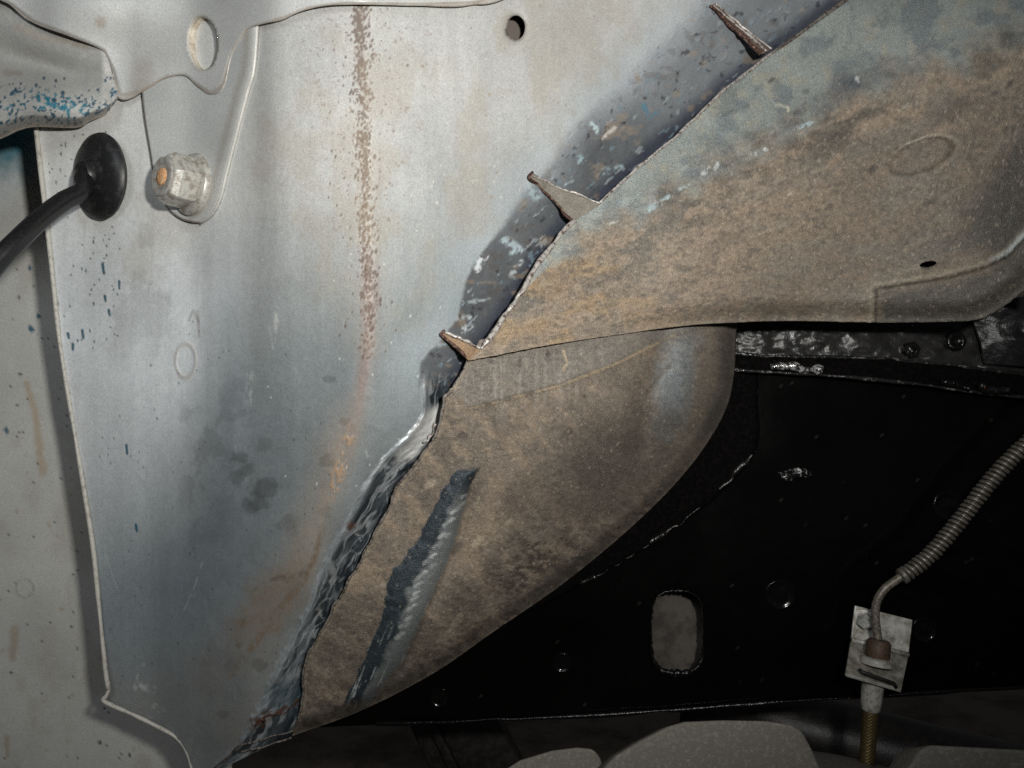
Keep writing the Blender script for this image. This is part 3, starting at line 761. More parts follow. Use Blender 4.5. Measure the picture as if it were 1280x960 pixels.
# ------------------------------------------------------------------ mounting plate (carries the nut) and the upper bracket with its hole
PLA = [(166, 5), (172, 60), (178, 130), (182, 160), (188, 195), (193, 230), (203, 252), (216, 267), (231, 276), (249, 279)]
PLB = [(324, -10), (318, 80), (309, 115), (297, 160), (284, 210), (277, 240), (269, 260), (260, 272), (249, 279)]
def d_plate(u, v): return d_panel0(u, v) - 0.0045
def p_plate(u, v):
    dA, _, _ = seg_dist(u, v, catmull(PLA, 60)); dB, _, _ = seg_dist(u, v, catmull(PLB, 60))
    n0 = fbm(u / 60, v / 60, 110); n2 = fbm(u / 7, v / 7, 111)
    col = np.array([0.58, 0.59, 0.575])[None] * (0.85 + .25 * n0)[:, None]
    bead = np.exp(-((dB - 9) / 5) ** 2)
    col = mixc(col, (0.46, 0.42, 0.36), .6 * np.exp(-((dB - 12) / 5) ** 2) * (.5 + n2) + .4 * np.exp(-(dB / 4) ** 2))
    col = mixc(col, (0.12, 0.08, 0.06), .8 * sst(3, 1, dA))
    rg = np.random.RandomState(12)
    col = mixc(col, (0.6, 0.6, 0.57), .8 * specks(u, v, 25, (185, 120, 300, 260), 2, 2.6, rg))
    return {'tint': col, 'rgh': .45 + .1 * n0, 'mtl': np.full(u.shape, .2), 'h': 0.0009 * bead - 0.0012 * sst(4, 0, dB)}
plate = sheet('mounting_plate', PLA, PLB, 2.0, d_plate, p_plate, M['silver'], body, 0.002, holes=[(253, 54, 17.5, 33, -3, 2)])

UB = [(-330, -105), (-120, -60), (-60, -30), (0, 0), (13, 7), (40, 28), (90, 47), (128, 64), (140, 88), (148, 122), (177, 115), (207, 98), (230, 95), (247, 109), (263, 118), (279, 108), (290, 67), (310, 37), (350, 25), (384, 12), (427, 6), (527, 7), (594, 5), (640, -8), (700, -50)]
def d_upper(u, v):
    d0 = d_panel0(u, v) - 0.0068
    left = 0.030 * sst(170, 60, u) + 0.014 * np.exp(-((u - 140) / 55) ** 2 - ((v - 5) / 45) ** 2)
    return np.minimum(d0, 0.60) - left
def p_upper(u, v):
    eb, _, _ = seg_dist(u, v, catmull(UB, 160, False))
    n0 = fbm(u / 70, v / 50, 120); n2 = fbm(u / 7, v / 7, 121)
    col = np.array([0.58, 0.585, 0.57])[None] * (.82 + .3 * n0)[:, None]
    col = mixc(col, (0.36, 0.29, 0.23), .75 * np.exp(-((eb - 1) / 2.6) ** 2) * (.4 + n2))
    col = mixc(col, (0.34, 0.25, 0.18), .5 * blob(u, v, 126, 28, 7, 7, 0, .6, .4, 122) + .35 * blob(u, v, 178, 95, 14, 22, 0, .7, .4, 123))
    hd = np.hypot((u - 253) / 17.5, (v - 54) / 33)
    col = mixc(col, (0.45, 0.39, 0.30), .7 * np.exp(-((hd - 1.03) / .07) ** 2))
    return {'tint': col, 'rgh': .45 + .1 * n0, 'mtl': np.full(u.shape, .2), 'h': -0.0015 * sst(5, 0, eb)}
bb = catmull(UB, 420, True)
aa = np.stack([bb[:, 0], np.full(len(bb), -110.0)], 1)
grid_sheet('upper_bracket', aa, bb, 420, 110, d_upper, p_upper, M['silver'], body, 0.0016, holes=[(253, 54, 17.5, 33, -3, 2)])

_hp, _hn = normal_at(d_upper, 253, 54)
_n = 48; _vs = []
_c3, _s3 = math.cos(R(-3)), math.sin(R(-3))
for k in range(2):
    for i in range(_n):
        a = 2 * math.pi * i / _n
        x, y = 17.7 * math.cos(a), 33.2 * math.sin(a)
        uu, vv_ = 253 + x * _c3 - y * _s3, 54 + x * _s3 + y * _c3
        _vs.append(PV(uu, vv_, float(d_upper(np.array([uu]), np.array([vv_]))[0])) - _hn * (.0004 + .0062 * k))
_fs = [(i, (i + 1) % _n, _n + (i + 1) % _n, _n + i) for i in range(_n)]
_hw = link('hole_wall', _vs, _fs, M['tanwall'], bpy.data.objects['upper_bracket'])
_m = _hw.modifiers.new('thickness', 'SOLIDIFY'); _m.thickness = .0008; _m.offset = 1

# ------------------------------------------------------------------ wheel arch, upper vault
d_tub0 = tps([(1360, -195, .69), (1180, -82, .632), (1065, -6, .598), (965, 66, .581), (900, 117, .565), (800, 207, .542), (750, 253, .531), (718, 277, .5225), (655, 360, .500), (602, 436, .482), (588, 449, .479),
             (700, 428, .505), (840, 408, .535), (920, 402, .548), (1000, 400, .556), (1100, 402, .552), (1190, 400, .536), (1240, 380, .525), (1300, 330, .50), (1360, 250, .475),
             (1150, 195, .572), (1050, 250, .570), (950, 250, .556), (850, 320, .535), (1250, 100, .548), (1340, 60, .53), (1100, 80, .592), (1360, -60, .57)], 1e-4)
TUBB = [(1380, 180), (1360, 262), (1310, 330), (1280, 362), (1252, 384), (1222, 399), (1180, 402), (1100, 403), (1000, 401), (920, 403), (840, 409), (700, 429), (640, 440), (588, 450)]
def d_tub(u, v):
    e = seg_dist(np.asarray(u, float), np.asarray(v, float), catmull(TUBB, 60))[0]
    return d_tub0(u, v) + 0.016 * sst(44, 0, e) ** 2 * sst(700, 980, u)
TUBA = CUT_A + [(735, 264)] + CUT_B + [(588, 449)]
LIP = [(1300, 275), (1283, 293), (1261, 318), (1231, 333), (1187, 345), (1137, 353), (1094, 360), (1093, 404)]

def p_tub(u, v):
    n0 = fbm(u / 120, v / 80, 130); n1 = fbm((u - .4 * v) / 46, (v + .36 * u) / 13, 131, 5); n2 = fbm(u / 10, v / 8, 132); n3 = fbm(u / 4, v / 4, 133, 2)
    wu = u + 26 * (fbm(u / 40, v / 40, 156) - .5); wv = v + 20 * (fbm(u / 36, v / 36, 157) - .5)
    mo = fbm((wu - .5 * wv) / 60, (wv + .40 * wu) / 22, 131, 6)
    line = [(690, 330), (735, 290), (790, 262), (870, 216), (960, 170), (1040, 122), (1110, 92), (1190, 70), (1290, 40), (1400, 20)]
    ld, ls, la = seg_dist(u, v, catmull(line, 60))
    sd = np.where(ls < 0, ld, -ld)                     # + above the line (polished grey zone)
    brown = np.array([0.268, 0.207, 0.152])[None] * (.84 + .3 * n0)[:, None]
    brown = mixc(brown, (0.115, 0.092, 0.069), .8 * sst(-40, -190, sd) * sst(800, 980, u) * (.6 + .6 * n0))  # form shading painted in: darker to the lower right
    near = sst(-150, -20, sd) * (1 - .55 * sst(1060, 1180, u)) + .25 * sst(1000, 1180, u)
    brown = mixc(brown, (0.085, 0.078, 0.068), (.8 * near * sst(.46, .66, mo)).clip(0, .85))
    brown = mixc(brown, (0.18, 0.165, 0.14), .45 * sst(.42, .68, fbm(wu / 34, (wv + .3 * wu) / 15, 158, 5)))
    brown = mixc(brown, (0.30, 0.205, 0.11), .6 * sst(.50, .68, fbm(wu / 45, wv / 22, 134, 5)) * sst(930, 700, u))
    brown = mixc(brown, (0.10, 0.088, 0.074), .5 * sst(.54, .64, fbm(u / 9, v / 5, 159, 4)))
    grey = np.array([0.285, 0.31, 0.295])[None] * (.75 + .4 * n0 + .2 * (n2 - .5))[:, None]
    grey = mixc(grey, (0.36, 0.32, 0.23), .4 * sst(.52, .7, fbm(u / 18, v / 18, 135)))
    grey = mixc(grey, (0.13, 0.16, 0.175), .6 * sst(.50, .66, fbm(wu / 36, wv / 30, 136, 6)))
    g = sst(-26, 22, sd + 34 * (fbm(u / 30, v / 24, 137) - .5) * 2)
    col = brown * (1 - g)[:, None] + grey * g[:, None]
    low = np.exp(-((sd - 2) / 15) ** 2)
    col = mixc(col, (0.10, 0.11, 0.12), .55 * low * sst(.4, .7, fbm(u / 20, v / 12, 138)) + .6 * blob(u, v, 1058, 105, 22, 16, -30, .7, .4, 139))
    # pale chips along the line
    for i, (pts, w0, w1, c) in enumerate([([(808, 264), (822, 255), (835, 246)], 3, 2.5, (.36, .45, .46)), ([(879, 218), (886, 211)], 2.6, 2, (.6, .63, .62)), ([(894, 210), (897, 205)], 2, 2, (.55, .58, .58)), ([(941, 193), (957, 186)], 2, 2.2, (.6, .63, .62)),
                                          ([(997, 163), (1006, 156), (1018, 155)], 3.4, 2, (.42, .53, .56)), ([(850, 236), (862, 231)], 1.8, 1.4, (.4, .46, .46)), ([(970, 131), (984, 134), (986, 139)], 1.6, 1.2, (.5, .48, .38)),
                                          ([(1070, 97), (1074, 102)], 2, 2, (.5, .52, .5)), ([(980, 248), (990, 242)], 1.4, 1.2, (.5, .44, .36)), ([(905, 232), (914, 236)], 1.3, 1, (.45, .40, .33)), ([(760, 280), (772, 277)], 1.6, 1, (.5, .5, .46))]):
        col = mixc(col, c, .8 * stroke(u, v, pts, w0, w1, 1.0, 1.0, 140 + i) * sst(.36, .52, fbm(u / 4, v / 4, 340 + i, 2)))
    # dark stains towards the right, with that end's form shading painted in
    for i, (cu, cv, a, b, r, k) in enumerate([(1258, 50, 10, 12, -30, .6), (1244, 116, 6, 3, -20, .7), (1263, 105, 7, 3.5, -50, .7), (1112, 92, 8, 5, 10, .5), (995, 180, 16, 9, 10, .4), (1050, 170, 22, 5, -12, .4), (1246, 285, 40, 48, -40, .7), (1278, 235, 40, 80, 10, .75), (1190, 140, 26, 12, -25, .3),
                                              (1215, 175, 30, 18, -30, .35), (1270, 240, 18, 40, 10, .35), (1180, 305, 60, 16, -10, .35), (700, 345, 30, 12, -25, .3), (680, 370, 18, 8, -25, .35)]):
        col = mixc(col, (0.055, 0.053, 0.05), k * blob(u, v, cu, cv, a, b, r, .6, .4, i))
    col = mixc(col, (0.30, 0.20, 0.105), .55 * blob(u, v, 650, 412, 45, 10, -14, .7, .5, 160) + .4 * blob(u, v, 690, 355, 22, 14, 0, .7, .5, 161))
    rb = np.random.RandomState(40)
    for i in range(26):
        cu, cv = rb.uniform(640, 1270), rb.uniform(130, 395)
        ln = rb.uniform(10, 60)
        dark = rb.rand() < .6
        col = mixc(col, (0.07, 0.058, 0.046) if dark else (0.36, 0.29, 0.21), rb.uniform(.2, .55) * stroke(u, v, [(cu, cv), (cu + ln * .5, cv - ln * .16 + rb.normal(0, 2)), (cu + ln, cv - ln * .36)], rb.uniform(1, 3.5), .8, 1.6, 1.0, 600 + i) * sst(.36, .58, fbm(u / 5, v / 4, 640 + i, 2)))
    for i in range(16):
        cu, cv = rb.uniform(620, 1270), rb.uniform(60, 390)
        a = rb.uniform(2, 6)
        col = mixc(col, (0.06, 0.052, 0.045), rb.uniform(.35, .8) * blob(u, v, cu, cv, a * 1.6, a * .8, rb.uniform(-50, 0), .4, .6, 660 + i))
    # embossed oval with its raised rim; hollow's shade and rim highlight painted in
    c_, s_ = math.cos(R(-22)), math.sin(R(-22))
    x = ((u - 1152) * c_ + (v - 195) * s_) / 43; y = (-(u - 1152) * s_ + (v - 195) * c_) / 20
    e = np.hypot(x, y)
    em = .35 + 1.0 * fbm(u / 22, v / 14, 155)
    h = (-0.0022 * sst(1.05, .82, e) + 0.0010 * np.exp(-((e - 1.08) / .08) ** 2)) * em
    col = mixc(col, (0.12, 0.098, 0.078), .6 * em * np.exp(-((e - .93) / .08) ** 2) * sst(-.7, .9, -y + .5 * x) + .5 * sst(1.05, .8, e) * (.3 + n2))
    col = mixc(col, (0.40, 0.36, 0.29), .7 * np.exp(-((e - 1.07) / .05) ** 2) * sst(.3, -.6, y) * sst(-.9, .2, x))
    # overlapped sheet at the right
    ddl, dsl, _ = seg_dist(u, v, catmull(LIP, 60, False))
    sl = np.where(dsl < 0, ddl, -ddl) if True else ddl
    inside = -sl
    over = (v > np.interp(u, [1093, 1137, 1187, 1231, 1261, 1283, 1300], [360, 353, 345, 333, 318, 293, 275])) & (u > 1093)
    h = h - 0.003 * np.where(over, sst(0, 5, ddl), 0) + 0.0016 * np.exp(-((ddl - 5) / 5) ** 2) * (~over)
    col = mixc(col, (0.24, 0.205, 0.155), .6 * np.exp(-((ddl - 5) / 5) ** 2) * (~over) * (.5 + n2))
    col = mixc(col, (0.34, 0.38, 0.38), .75 * np.exp(-((ddl - 3) / 3.5) ** 2) * (~over) * sst(1225, 1262, u))
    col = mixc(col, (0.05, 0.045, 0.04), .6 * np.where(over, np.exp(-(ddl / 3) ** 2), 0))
    col = mixc(col, (0.06, 0.056, 0.049), .85 * np.where(over, sst(0, 16, ddl), 0))  # shade of the down-turned sheet put into its colour
    # gritty, sand-blasted relief in the brown part
    grit = fbm(u / 5, v / 3.2, 150, 3)
    h = h + (1 - g) * 0.0008 * (grit - .5) + 0.003 * (fbm(u / 70, v / 45, 151, 2) - .5) + 0.0012 * (n1 - .5) * (1 - g)
    grit2 = fbm(u / 2.4, v / 2.0, 152, 3)
    col = col * (1 + (1 - .6 * g) * (.55 * (grit - .5) + .75 * (grit2 - .5)))[:, None]
    rg = np.random.RandomState(14)
    col = mixc(col, (0.42, 0.36, 0.27), .42 * specks(u, v, 900, (600, 120, 1280, 405), 1.9, 1.0, rg))
    col = mixc(col, (0.42, 0.42, 0.38), .5 * specks(u, v, 160, (760, 0, 1280, 250), 1.9, 1.6, rg))
    rgh = .62 - .14 * g
    return {'tint': col.clip(.004, .9), 'rgh': rgh, 'mtl': .12 * g, 'h': h}

# rows run from the right edge to the left tip
tubA = catmull(TUBA, 520, False); tubB = catmull(TUBB, 520)
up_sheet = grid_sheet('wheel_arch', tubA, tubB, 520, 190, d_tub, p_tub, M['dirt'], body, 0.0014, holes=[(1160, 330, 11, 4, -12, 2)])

# ------------------------------------------------------------------ wheel arch, lower cheek
d_low0 = tps([(588, 430, .484), (583, 462, .486), (549, 532, .488), (500, 604, .494), (440, 720, .507), (397, 797, .523), (377, 884, .541), (365, 919, .549),
              (700, 440, .5165), (840, 400, .5525), (930, 395, .592), (920, 470, .618), (905, 515, .618), (860, 590, .606), (780, 670, .590), (700, 735, .577), (620, 790, .566), (540, 845, .558), (450, 890, .553),
              (700, 520, .520), (800, 500, .547), (650, 620, .520), (750, 600, .548), (560, 700, .518), (640, 720, .540), (540, 780, .530), (470, 820, .532)], 1e-4)
LOWB = [(935, 380), (922, 404), (918, 470), (908, 512), (882, 558), (842, 608), (780, 668), (700, 733), (620, 788), (540, 843), (450, 889), (365, 920)]
LOWA = [(600, 425), (586, 449)] + CUT_C[1:]
SCR_L = [(590, 581), (566, 594), (541, 634), (515, 684), (489, 718), (482, 740), (480, 762), (466, 800), (446, 846), (424, 886)]
SCR_R = [(598, 588), (587, 612), (578, 640), (566, 684), (548, 726), (524, 780), (504, 824), (470, 868)]

def low_edge(u, v):
    return seg_dist(u, v, catmull(LOWB, 70))[0]
def d_low(u, v):
    e = low_edge(u, v)
    return d_low0(u, v) + 0.014 * sst(24, 0, e) ** 2

def p_low(u, v):
    n0 = fbm(u / 90, v / 90, 170); n1 = fbm((u + v) / 50, (v - u) / 16, 171); n2 = fbm(u / 8, v / 8, 172)
    col = np.array([0.158, 0.129, 0.101])[None] * (.72 + .55 * n0)[:, None]
    col = mixc(col, (0.26, 0.195, 0.135), .5 * sst(.5, .7, n1))
    col = mixc(col, (0.10, 0.082, 0.065), .5 * sst(.55, .75, fbm(u / 45, v / 28, 173)))
    # grey overlap at the top
    SE = [(566, 488), (583, 512), (620, 503), (700, 482), (770, 455), (840, 420), (930, 392)]
    sd, ss, _ = seg_dist(u, v, catmull(SE, 60, False))
    above = (v < np.interp(u, [566, 583, 620, 700, 770, 840, 930], [488, 512, 503, 482, 455, 420, 392])) & (u > 560)
    am = np.where(above, sst(0, 4, sd), 0)
    col = mixc(col, (0.165, 0.155, 0.14), .6 * am)
    col = mixc(col, (0.40, 0.31, 0.20), .8 * np.exp(-(sd / 1.8) ** 2) * sst(.35, .6, n2 + .25 * sst(640, 760, u) * sst(860, 780, u)) * sst(575, 600, u))
    h = 0.0022 * am + 0.0012 * np.exp(-(sd / 2) ** 2)
    col = mixc(col, (0.42, 0.33, 0.22), .7 * stroke(u, v, [(704, 440), (709, 452), (704, 463)], 1.5, 1.2, .8, .7, 174))
    for i, (cu, cv, a, b) in enumerate([(650, 454, 3.5, 6), (684, 443, 3, 5), (579, 545, 6, 5), (730, 495, 3, 2.5), (615, 452, 5, 3), (595, 690, 5, 3)]):
        col = mixc(col, (0.055, 0.045, 0.04), .7 * blob(u, v, cu, cv, a, b, 10, .4, .4, i))
    vs_ = sst(.52, .66, fbm(u / 3.0, v / 40, 190, 3)) * blob(u, v, 650, 475, 90, 40, -8, .8, .4, 191)
    col = mixc(col, (0.30, 0.27, 0.235), .5 * vs_)
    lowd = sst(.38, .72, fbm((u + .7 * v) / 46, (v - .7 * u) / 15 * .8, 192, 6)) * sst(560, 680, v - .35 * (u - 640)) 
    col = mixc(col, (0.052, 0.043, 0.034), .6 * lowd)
    col = mixc(col, (0.065, 0.055, 0.045), .55 * blob(u, v, 800, 590, 90, 60, -45, .9, .5, 196) * (.4 + n0))  # shading of the cheek's lower right painted in
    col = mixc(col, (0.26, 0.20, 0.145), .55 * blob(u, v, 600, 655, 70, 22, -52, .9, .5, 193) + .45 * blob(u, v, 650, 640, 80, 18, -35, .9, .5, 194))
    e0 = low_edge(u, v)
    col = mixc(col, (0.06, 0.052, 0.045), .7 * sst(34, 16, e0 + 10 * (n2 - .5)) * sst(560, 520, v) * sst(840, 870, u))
    # bluish patch and fold at the right
    bl = blob(u, v, 846, 472, 22, 62, 12, .6, .45, 175)
    col = mixc(col, (0.185, 0.21, 0.225), .85 * bl * (.5 + .7 * n0))
    col = mixc(col, (0.08, 0.065, 0.05), .7 * stroke(u, v, [(806, 495), (820, 475), (836, 458)], 2, 2.5, 1.5, .6, 176) + .5 * blob(u, v, 876, 438, 8, 3, -20, .5, .4, 177))
    h = h - 0.006 * np.exp(-(seg_dist(u, v, [(832, 410), (826, 455), (806, 500), (800, 560)])[0] / 16) ** 2) + 0.005 * blob(u, v, 870, 470, 40, 60, 12, .9, .1, 178)
    # pitted dark area near the bottom edge
    pit = blob(u, v, 665, 700, 75, 26, -33, .7, .5, 179)
    pm = sst(.53, .62, fbm(u / 8, v / 5, 180, 3)) * pit
    col = mixc(col, (0.045, 0.03, 0.024), .85 * pm); h -= 0.001 * pm
    e = low_edge(u, v)
    pm2 = sst(.50, .60, fbm(u / 9, v / 5, 181, 3)) * sst(70, 10, e) * sst(560, 640, v)
    col = mixc(col, (0.055, 0.042, 0.034), .7 * pm2)
    col = mixc(col, (0.055, 0.046, 0.038), (.8 * blob(u, v, 735, 585, 105, 40, -32, .9, .5, 183) * (.5 + n1)).clip(0, .9))  # shade of the concave hollow painted into the colour
    rb = np.random.RandomState(41)
    for i in range(22):
        cu, cv = rb.uniform(450, 880), rb.uniform(470, 840)
        a = rb.uniform(2, 7)
        col = mixc(col, (0.05, 0.042, 0.036) if i % 3 else (0.33, 0.27, 0.20), rb.uniform(.3, .7) * blob(u, v, cu, cv, a * 1.7, a * .7, rb.uniform(-60, -20), .4, .7, 700 + i))
    # long scrape: dark paint on its left, bright chatter marks on its right
    l_d, l_s, l_a = seg_dist(u, v, catmull(SCR_L, 50)); r_d, r_s, _ = seg_dist(u, v, catmull(SCR_R, 50))
    jag = 10 * (fbm(u / 9, v / 9, 184) - .5)
    inl = np.where(l_s < 0, l_d, -l_d) + jag; inr = np.where(r_s < 0, -r_d, r_d)
    zone = sst(-.8, 1.2, inl) * sst(-1, 1.6, inr + 4 * (fbm(u / 7, v / 7, 185) - .5)) * sst(580, 592, v) * sst(890, 870, v)
    wd = (inl / np.maximum(inl + inr, 6)).clip(0, 1)
    dark = np.array([0.028, 0.038, 0.046])[None] * (.6 + .9 * n2)[:, None]
    grey = np.array([0.19, 0.205, 0.205])[None] * (.7 + .5 * n0)[:, None]
    gm = sst(.42, .6, wd + .25 * (n2 - .5)) * sst(600, 640, v)
    sc = dark * (1 - gm)[:, None] + grey * gm[:, None]
    cm = np.zeros(u.shape)
    ribs = catmull([(582, 622), (570, 644), (553, 676), (537, 706), (522, 736), (511, 764), (500, 792)], 24)
    rr_ = np.random.RandomState(31)
    for i, (cx, cy) in enumerate(ribs):
        k = rr_.uniform(.4, 1.25); wob_ = rr_.normal(0, 3.0)
        cm = np.maximum(cm, rr_.uniform(.35, 1) * stroke(u, v, [(cx - 4.5 * k + wob_ * .6, cy + 4 * k + wob_), (cx + wob_ * .6, cy + wob_), (cx + 4 * k + wob_ * .6, cy - 1.5 * k + wob_)], 2.0, 1.5, 1.0, 1.0, 500 + i))
    sc = mixc(sc, (0.50, 0.52, 0.51), .85 * cm)
    thin = sst(.62, .68, fbm((u * .9 + v * .4) / 3, (v * .9 - u * .4) / 30, 187, 3)) * sst(770, 830, v)
    sc = mixc(sc, (0.40, 0.42, 0.41), .7 * thin)
    col = col * (1 - zone)[:, None] + sc * zone[:, None]
    h = h + 0.0045 * zone * np.sin(wd * math.pi) - .004 * np.exp(-((inr + 5) / 7) ** 2) * sst(590, 640, v) * sst(880, 850, v) + .0004 * cm
    # rim of the torn edge and the bottom edge
    ce = seg_dist(u, v, catmull(CUT_C, 60))[0]
    col = mixc(col, (0.30, 0.24, 0.17), .45 * sst(7, 1, ce) * (.4 + n2))
    grit = fbm(u / 5, v / 4, 188, 3)
    h = h + .0008 * (grit - .5) * (1 - zone) + .002 * (fbm(u / 60, v / 60, 189, 2) - .5)
    grit2 = fbm(u / 2.3, v / 2.3, 195, 3)
    col = col * (1 + (1 - .6 * zone) * (.5 * (grit - .5) + .75 * (grit2 - .5)))[:, None]
    rg = np.random.RandomState(15)
    col = mixc(col, (0.42, 0.36, 0.27), .38 * specks(u, v, 700, (380, 440, 900, 890), 1.2, 1.3, rg))
    return {'tint': col.clip(.004, .9), 'rgh': .75 - .3 * zone - .15 * bl, 'mtl': .25 * zone, 'h': h}

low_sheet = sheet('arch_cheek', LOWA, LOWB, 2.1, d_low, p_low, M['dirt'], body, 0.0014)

# ------------------------------------------------------------------ cut edges and relief-cut tabs (sub-parts of the arch)
def cut_path(pts, depth, n, fwd, seed, jit=1.0):
    c = catmull(pts, n, False)
    x = np.arange(n)
    c = c + jit * (np.stack([vnoise(x / 5, x * 0, seed), vnoise(x / 5, x * 0 + 5, seed)], 1) - .5)
    d = depth(c[:, 0], c[:, 1]) - fwd
    return [Vector(p) for p in P(c[:, 0], c[:, 1], d)]
tube('cut_edge', cut_path([(1180, -82)] + CUT_A[2:5], d_tub, 60, .0005, 1), wob(60, .0015, 1, .4), M['cutdark'], up_sheet, 7)
tube('cut_edge', cut_path(CUT_A[4:], d_tub, 120, .0006, 2, 2), wob(120, .0011, 2, .5), M['cutmetal'], up_sheet, 7)
tube('cut_edge', cut_path(CUT_B, d_tub, 110, .0006, 3, 2), wob(110, .00135, 3, .5), M['cutmetal'], up_sheet, 7)
tube('cut_edge', cut_path(CUT_C[:6], d_low, 60, .0004, 4, 2), wob(60, .0009, 4, .5), M['cutdark'], low_sheet, 7)
tube('cut_edge', cut_path(CUT_C[5:], d_low, 160, .0004, 5, 6), wob(160, .0008, 5, .5), M['cutdark'], low_sheet, 7)

def tab(A, B, dA, parent, col, seed):
    """thin tab left between two relief cuts; A, B run from apex to base"""
    fa, fb = np.asarray(A, float), np.asarray(B, float)
    def depth(u, v):
        da = np.hypot(u - fa[0, 0], v - fa[0, 1]); L = np.hypot(*(0.5 * (fa[-1] + fb[-1]) - fa[0]))
        t = (da / L).clip(0, 1)
        return (d_panel0(u, v) - 0.003) * (1 - t) + (dA(u, v) - .0006) * t
    def paint(u, v):
        n = fbm(u / 7, v / 7, seed)
        c = np.asarray(col)[None] * (.7 + .6 * n)[:, None]
        return {'tint': c, 'rgh': np.full(u.shape, .65), 'mtl': np.full(u.shape, .05), 'h': 0.0}
    o = sheet('cut_tab', A, B, 1.6, depth, paint, M['dirt'], parent, .0016, smoothA=False, smoothB=False)
    return o, depth
t2, dt2 = tab([(661, 222), (690, 249), (718, 278)], [(666, 216), (692, 232), (722, 244), (752, 254)], d_tub, up_sheet, (.20, .18, .15), 200)
tube('cut_edge', cut_path([(666, 216), (661, 221), (678, 237), (692, 252), (706, 266), (719, 279)], dt2, 46, .0004, 6, 3), wob(46, .0009, 6, .5), M['rust'], up_sheet, 7)
tube('cut_edge', cut_path([(664, 219), (692, 231), (722, 243), (750, 254)], dt2, 46, .0004, 7, 2), wob(46, .0008, 7, .5), M['cutmetal'], up_sheet, 7)
t3, dt3 = tab([(551, 419), (568, 433), (585, 450)], [(556, 413), (576, 424), (602, 437)], d_tub, up_sheet, (.26, .17, .10), 201)
tube('cut_edge', cut_path([(556, 413), (551, 418), (563, 428), (573, 436), (583, 447)], dt3, 40, .0004, 8, 2), wob(40, .0010, 8, .5), M['rust'], up_sheet, 7)
tube('cut_edge', cut_path([(553, 414), (576, 423), (601, 435)], dt3, 40, .0006, 9, 2), wob(40, .0010, 9, .5), M['cutmetal'], up_sheet, 7)
# the uppermost slit: two rusty lips side by side
t1, dt1 = tab([(889, 7), (920, 38), (949, 67)], [(895, 4), (928, 34), (963, 63)], d_tub, up_sheet, (.12, .08, .065), 202)
tube('cut_edge', cut_path([(889, 8), (910, 28), (932, 48), (951, 66)], dt1, 50, .0008, 10, 3), wob(50, .0014, 10, .4), M['rust'], up_sheet, 8)
tube('cut_edge', cut_path([(892, 7), (914, 26), (938, 46), (958, 64)], dt1, 50, .0008, 12, 2), wob(50, .0010, 12, .4), M['cutmetal'], up_sheet, 8)
tube('cut_edge', cut_path([(895, 4), (920, 26), (945, 47), (964, 61)], dt1, 50, .0002, 11, 2), wob(50, .0008, 11, .5), M['cutmetal'], up_sheet, 8)
# torn lower end of the cut: curled shreds of sheet
for k, (pts, r0) in enumerate([([(322, 902), (338, 893), (356, 890), (376, 877)], .0011), ([(268, 958), (300, 932), (330, 926), (366, 912)], .0012), ([(300, 940), (330, 935), (364, 921)], .0010), ([(318, 908), (326, 898), (332, 903)], .0014),
                               ([(528, 552), (542, 545), (546, 530)], .0014)]):
    f = lambda u, v: d_panel0(u, v) - .003
    tube('torn_shred', cut_path(pts, f, 26, .0, 30 + k, 5), wob(26, r0, 30 + k, .5), M['rust'] if k in (0, 3) else (M['cutdark'] if k in (1, 2) else M['cutmetal']), up_sheet, 7, flat=(1, .55))

# lapped seam line along the arch and behind-panel seen through the small hole
sheet('backing_or_added_sheet', [(1060, 260), (1060, 385)], [(1300, 260), (1300, 370)], 8, lambda u, v: d_tub(u, v) + .03, p_dull((.05, .045, .04), .7), M['silver'], body, .0012, smoothA=False, smoothB=False)  # dark sheet added behind the slot to keep it black
sheet('backing_or_added_sheet', [(560, -60), (560, 120)], [(760, -60), (760, 120)], 8, lambda u, v: d_panel0(u, v) + .022, p_dull((.12, .10, .085), .7), M['silver'], body, .0012, smoothA=False, smoothB=False)

# ------------------------------------------------------------------ nut on the mounting plate
pn, nv2 = normal_at(d_plate, 242, 231)
nv2 = (nv2 + Vector((-0.10, 0, 0.06))).normalized()
nut = root('flange_nut', pn, 'dull zinc hex nut with orange rust inside, beside the black rubber grommet', 'nut')
hexp = [(.0150, .0035), (.0172, .0045), (.0172, .0165), (.0150, .0205), (.0122, .0213)]
lathe('hex_body', pn, nv2, hexp, M['zinc'], nut, sides=6, phase=R(8), smooth=False, bevel=.0006)
lathe('washer_flange', pn, nv2, [(.0200, -.001), (.0205, .0015), (.0195, .0034), (.0160, .0046)], M['zinc'], nut, 40)
lathe('chamfer_ring', pn, nv2, [(.0128, .0195), (.0124, .0222), (.0105, .0226), (.0062, .0214)], M['bead'], nut, 40)
lathe('bolt_end', pn, nv2, [(.0058, .018), (.0056, .0220), (.0046, .0228), (.002, .0230)], M['orange'], nut, 24)

# ------------------------------------------------------------------ rubber grommet and its cable
pg, ng = normal_at(d_panel0, 129, 222)
ng = (ng + Vector((-0.24, 0, -0.05))).normalized()
gr = lathe('rubber_grommet', pg, ng, [(0.0264, -0.0018), (0.0295, 0.0004), (0.0304, 0.0026), (0.0295, 0.0048), (0.0255, 0.0075), (0.0194, 0.0092), (0.0132, 0.0104), (0.0101, 0.0110), (0.0097, 0.0145), (0.0086, 0.0158), (0.0057, 0.0160)], M['rubber'], None, 56, origin=pg)
tag(gr, 'black domed rubber grommet set in the grey panel below the teal speckled rail end', 'grommet')
pb = pg + ng * .0135
cpath = [pb - ng * .008, pb, PV(104, 238, .538), PV(82, 250, .527), PV(54, 271, .512), PV(25, 298, .498), PV(-3, 327, .488), PV(-45, 382, .475), PV(-100, 470, .465), PV(-170, 610, .46), PV(-230, 800, .46), PV(-260, 1040, .46)]
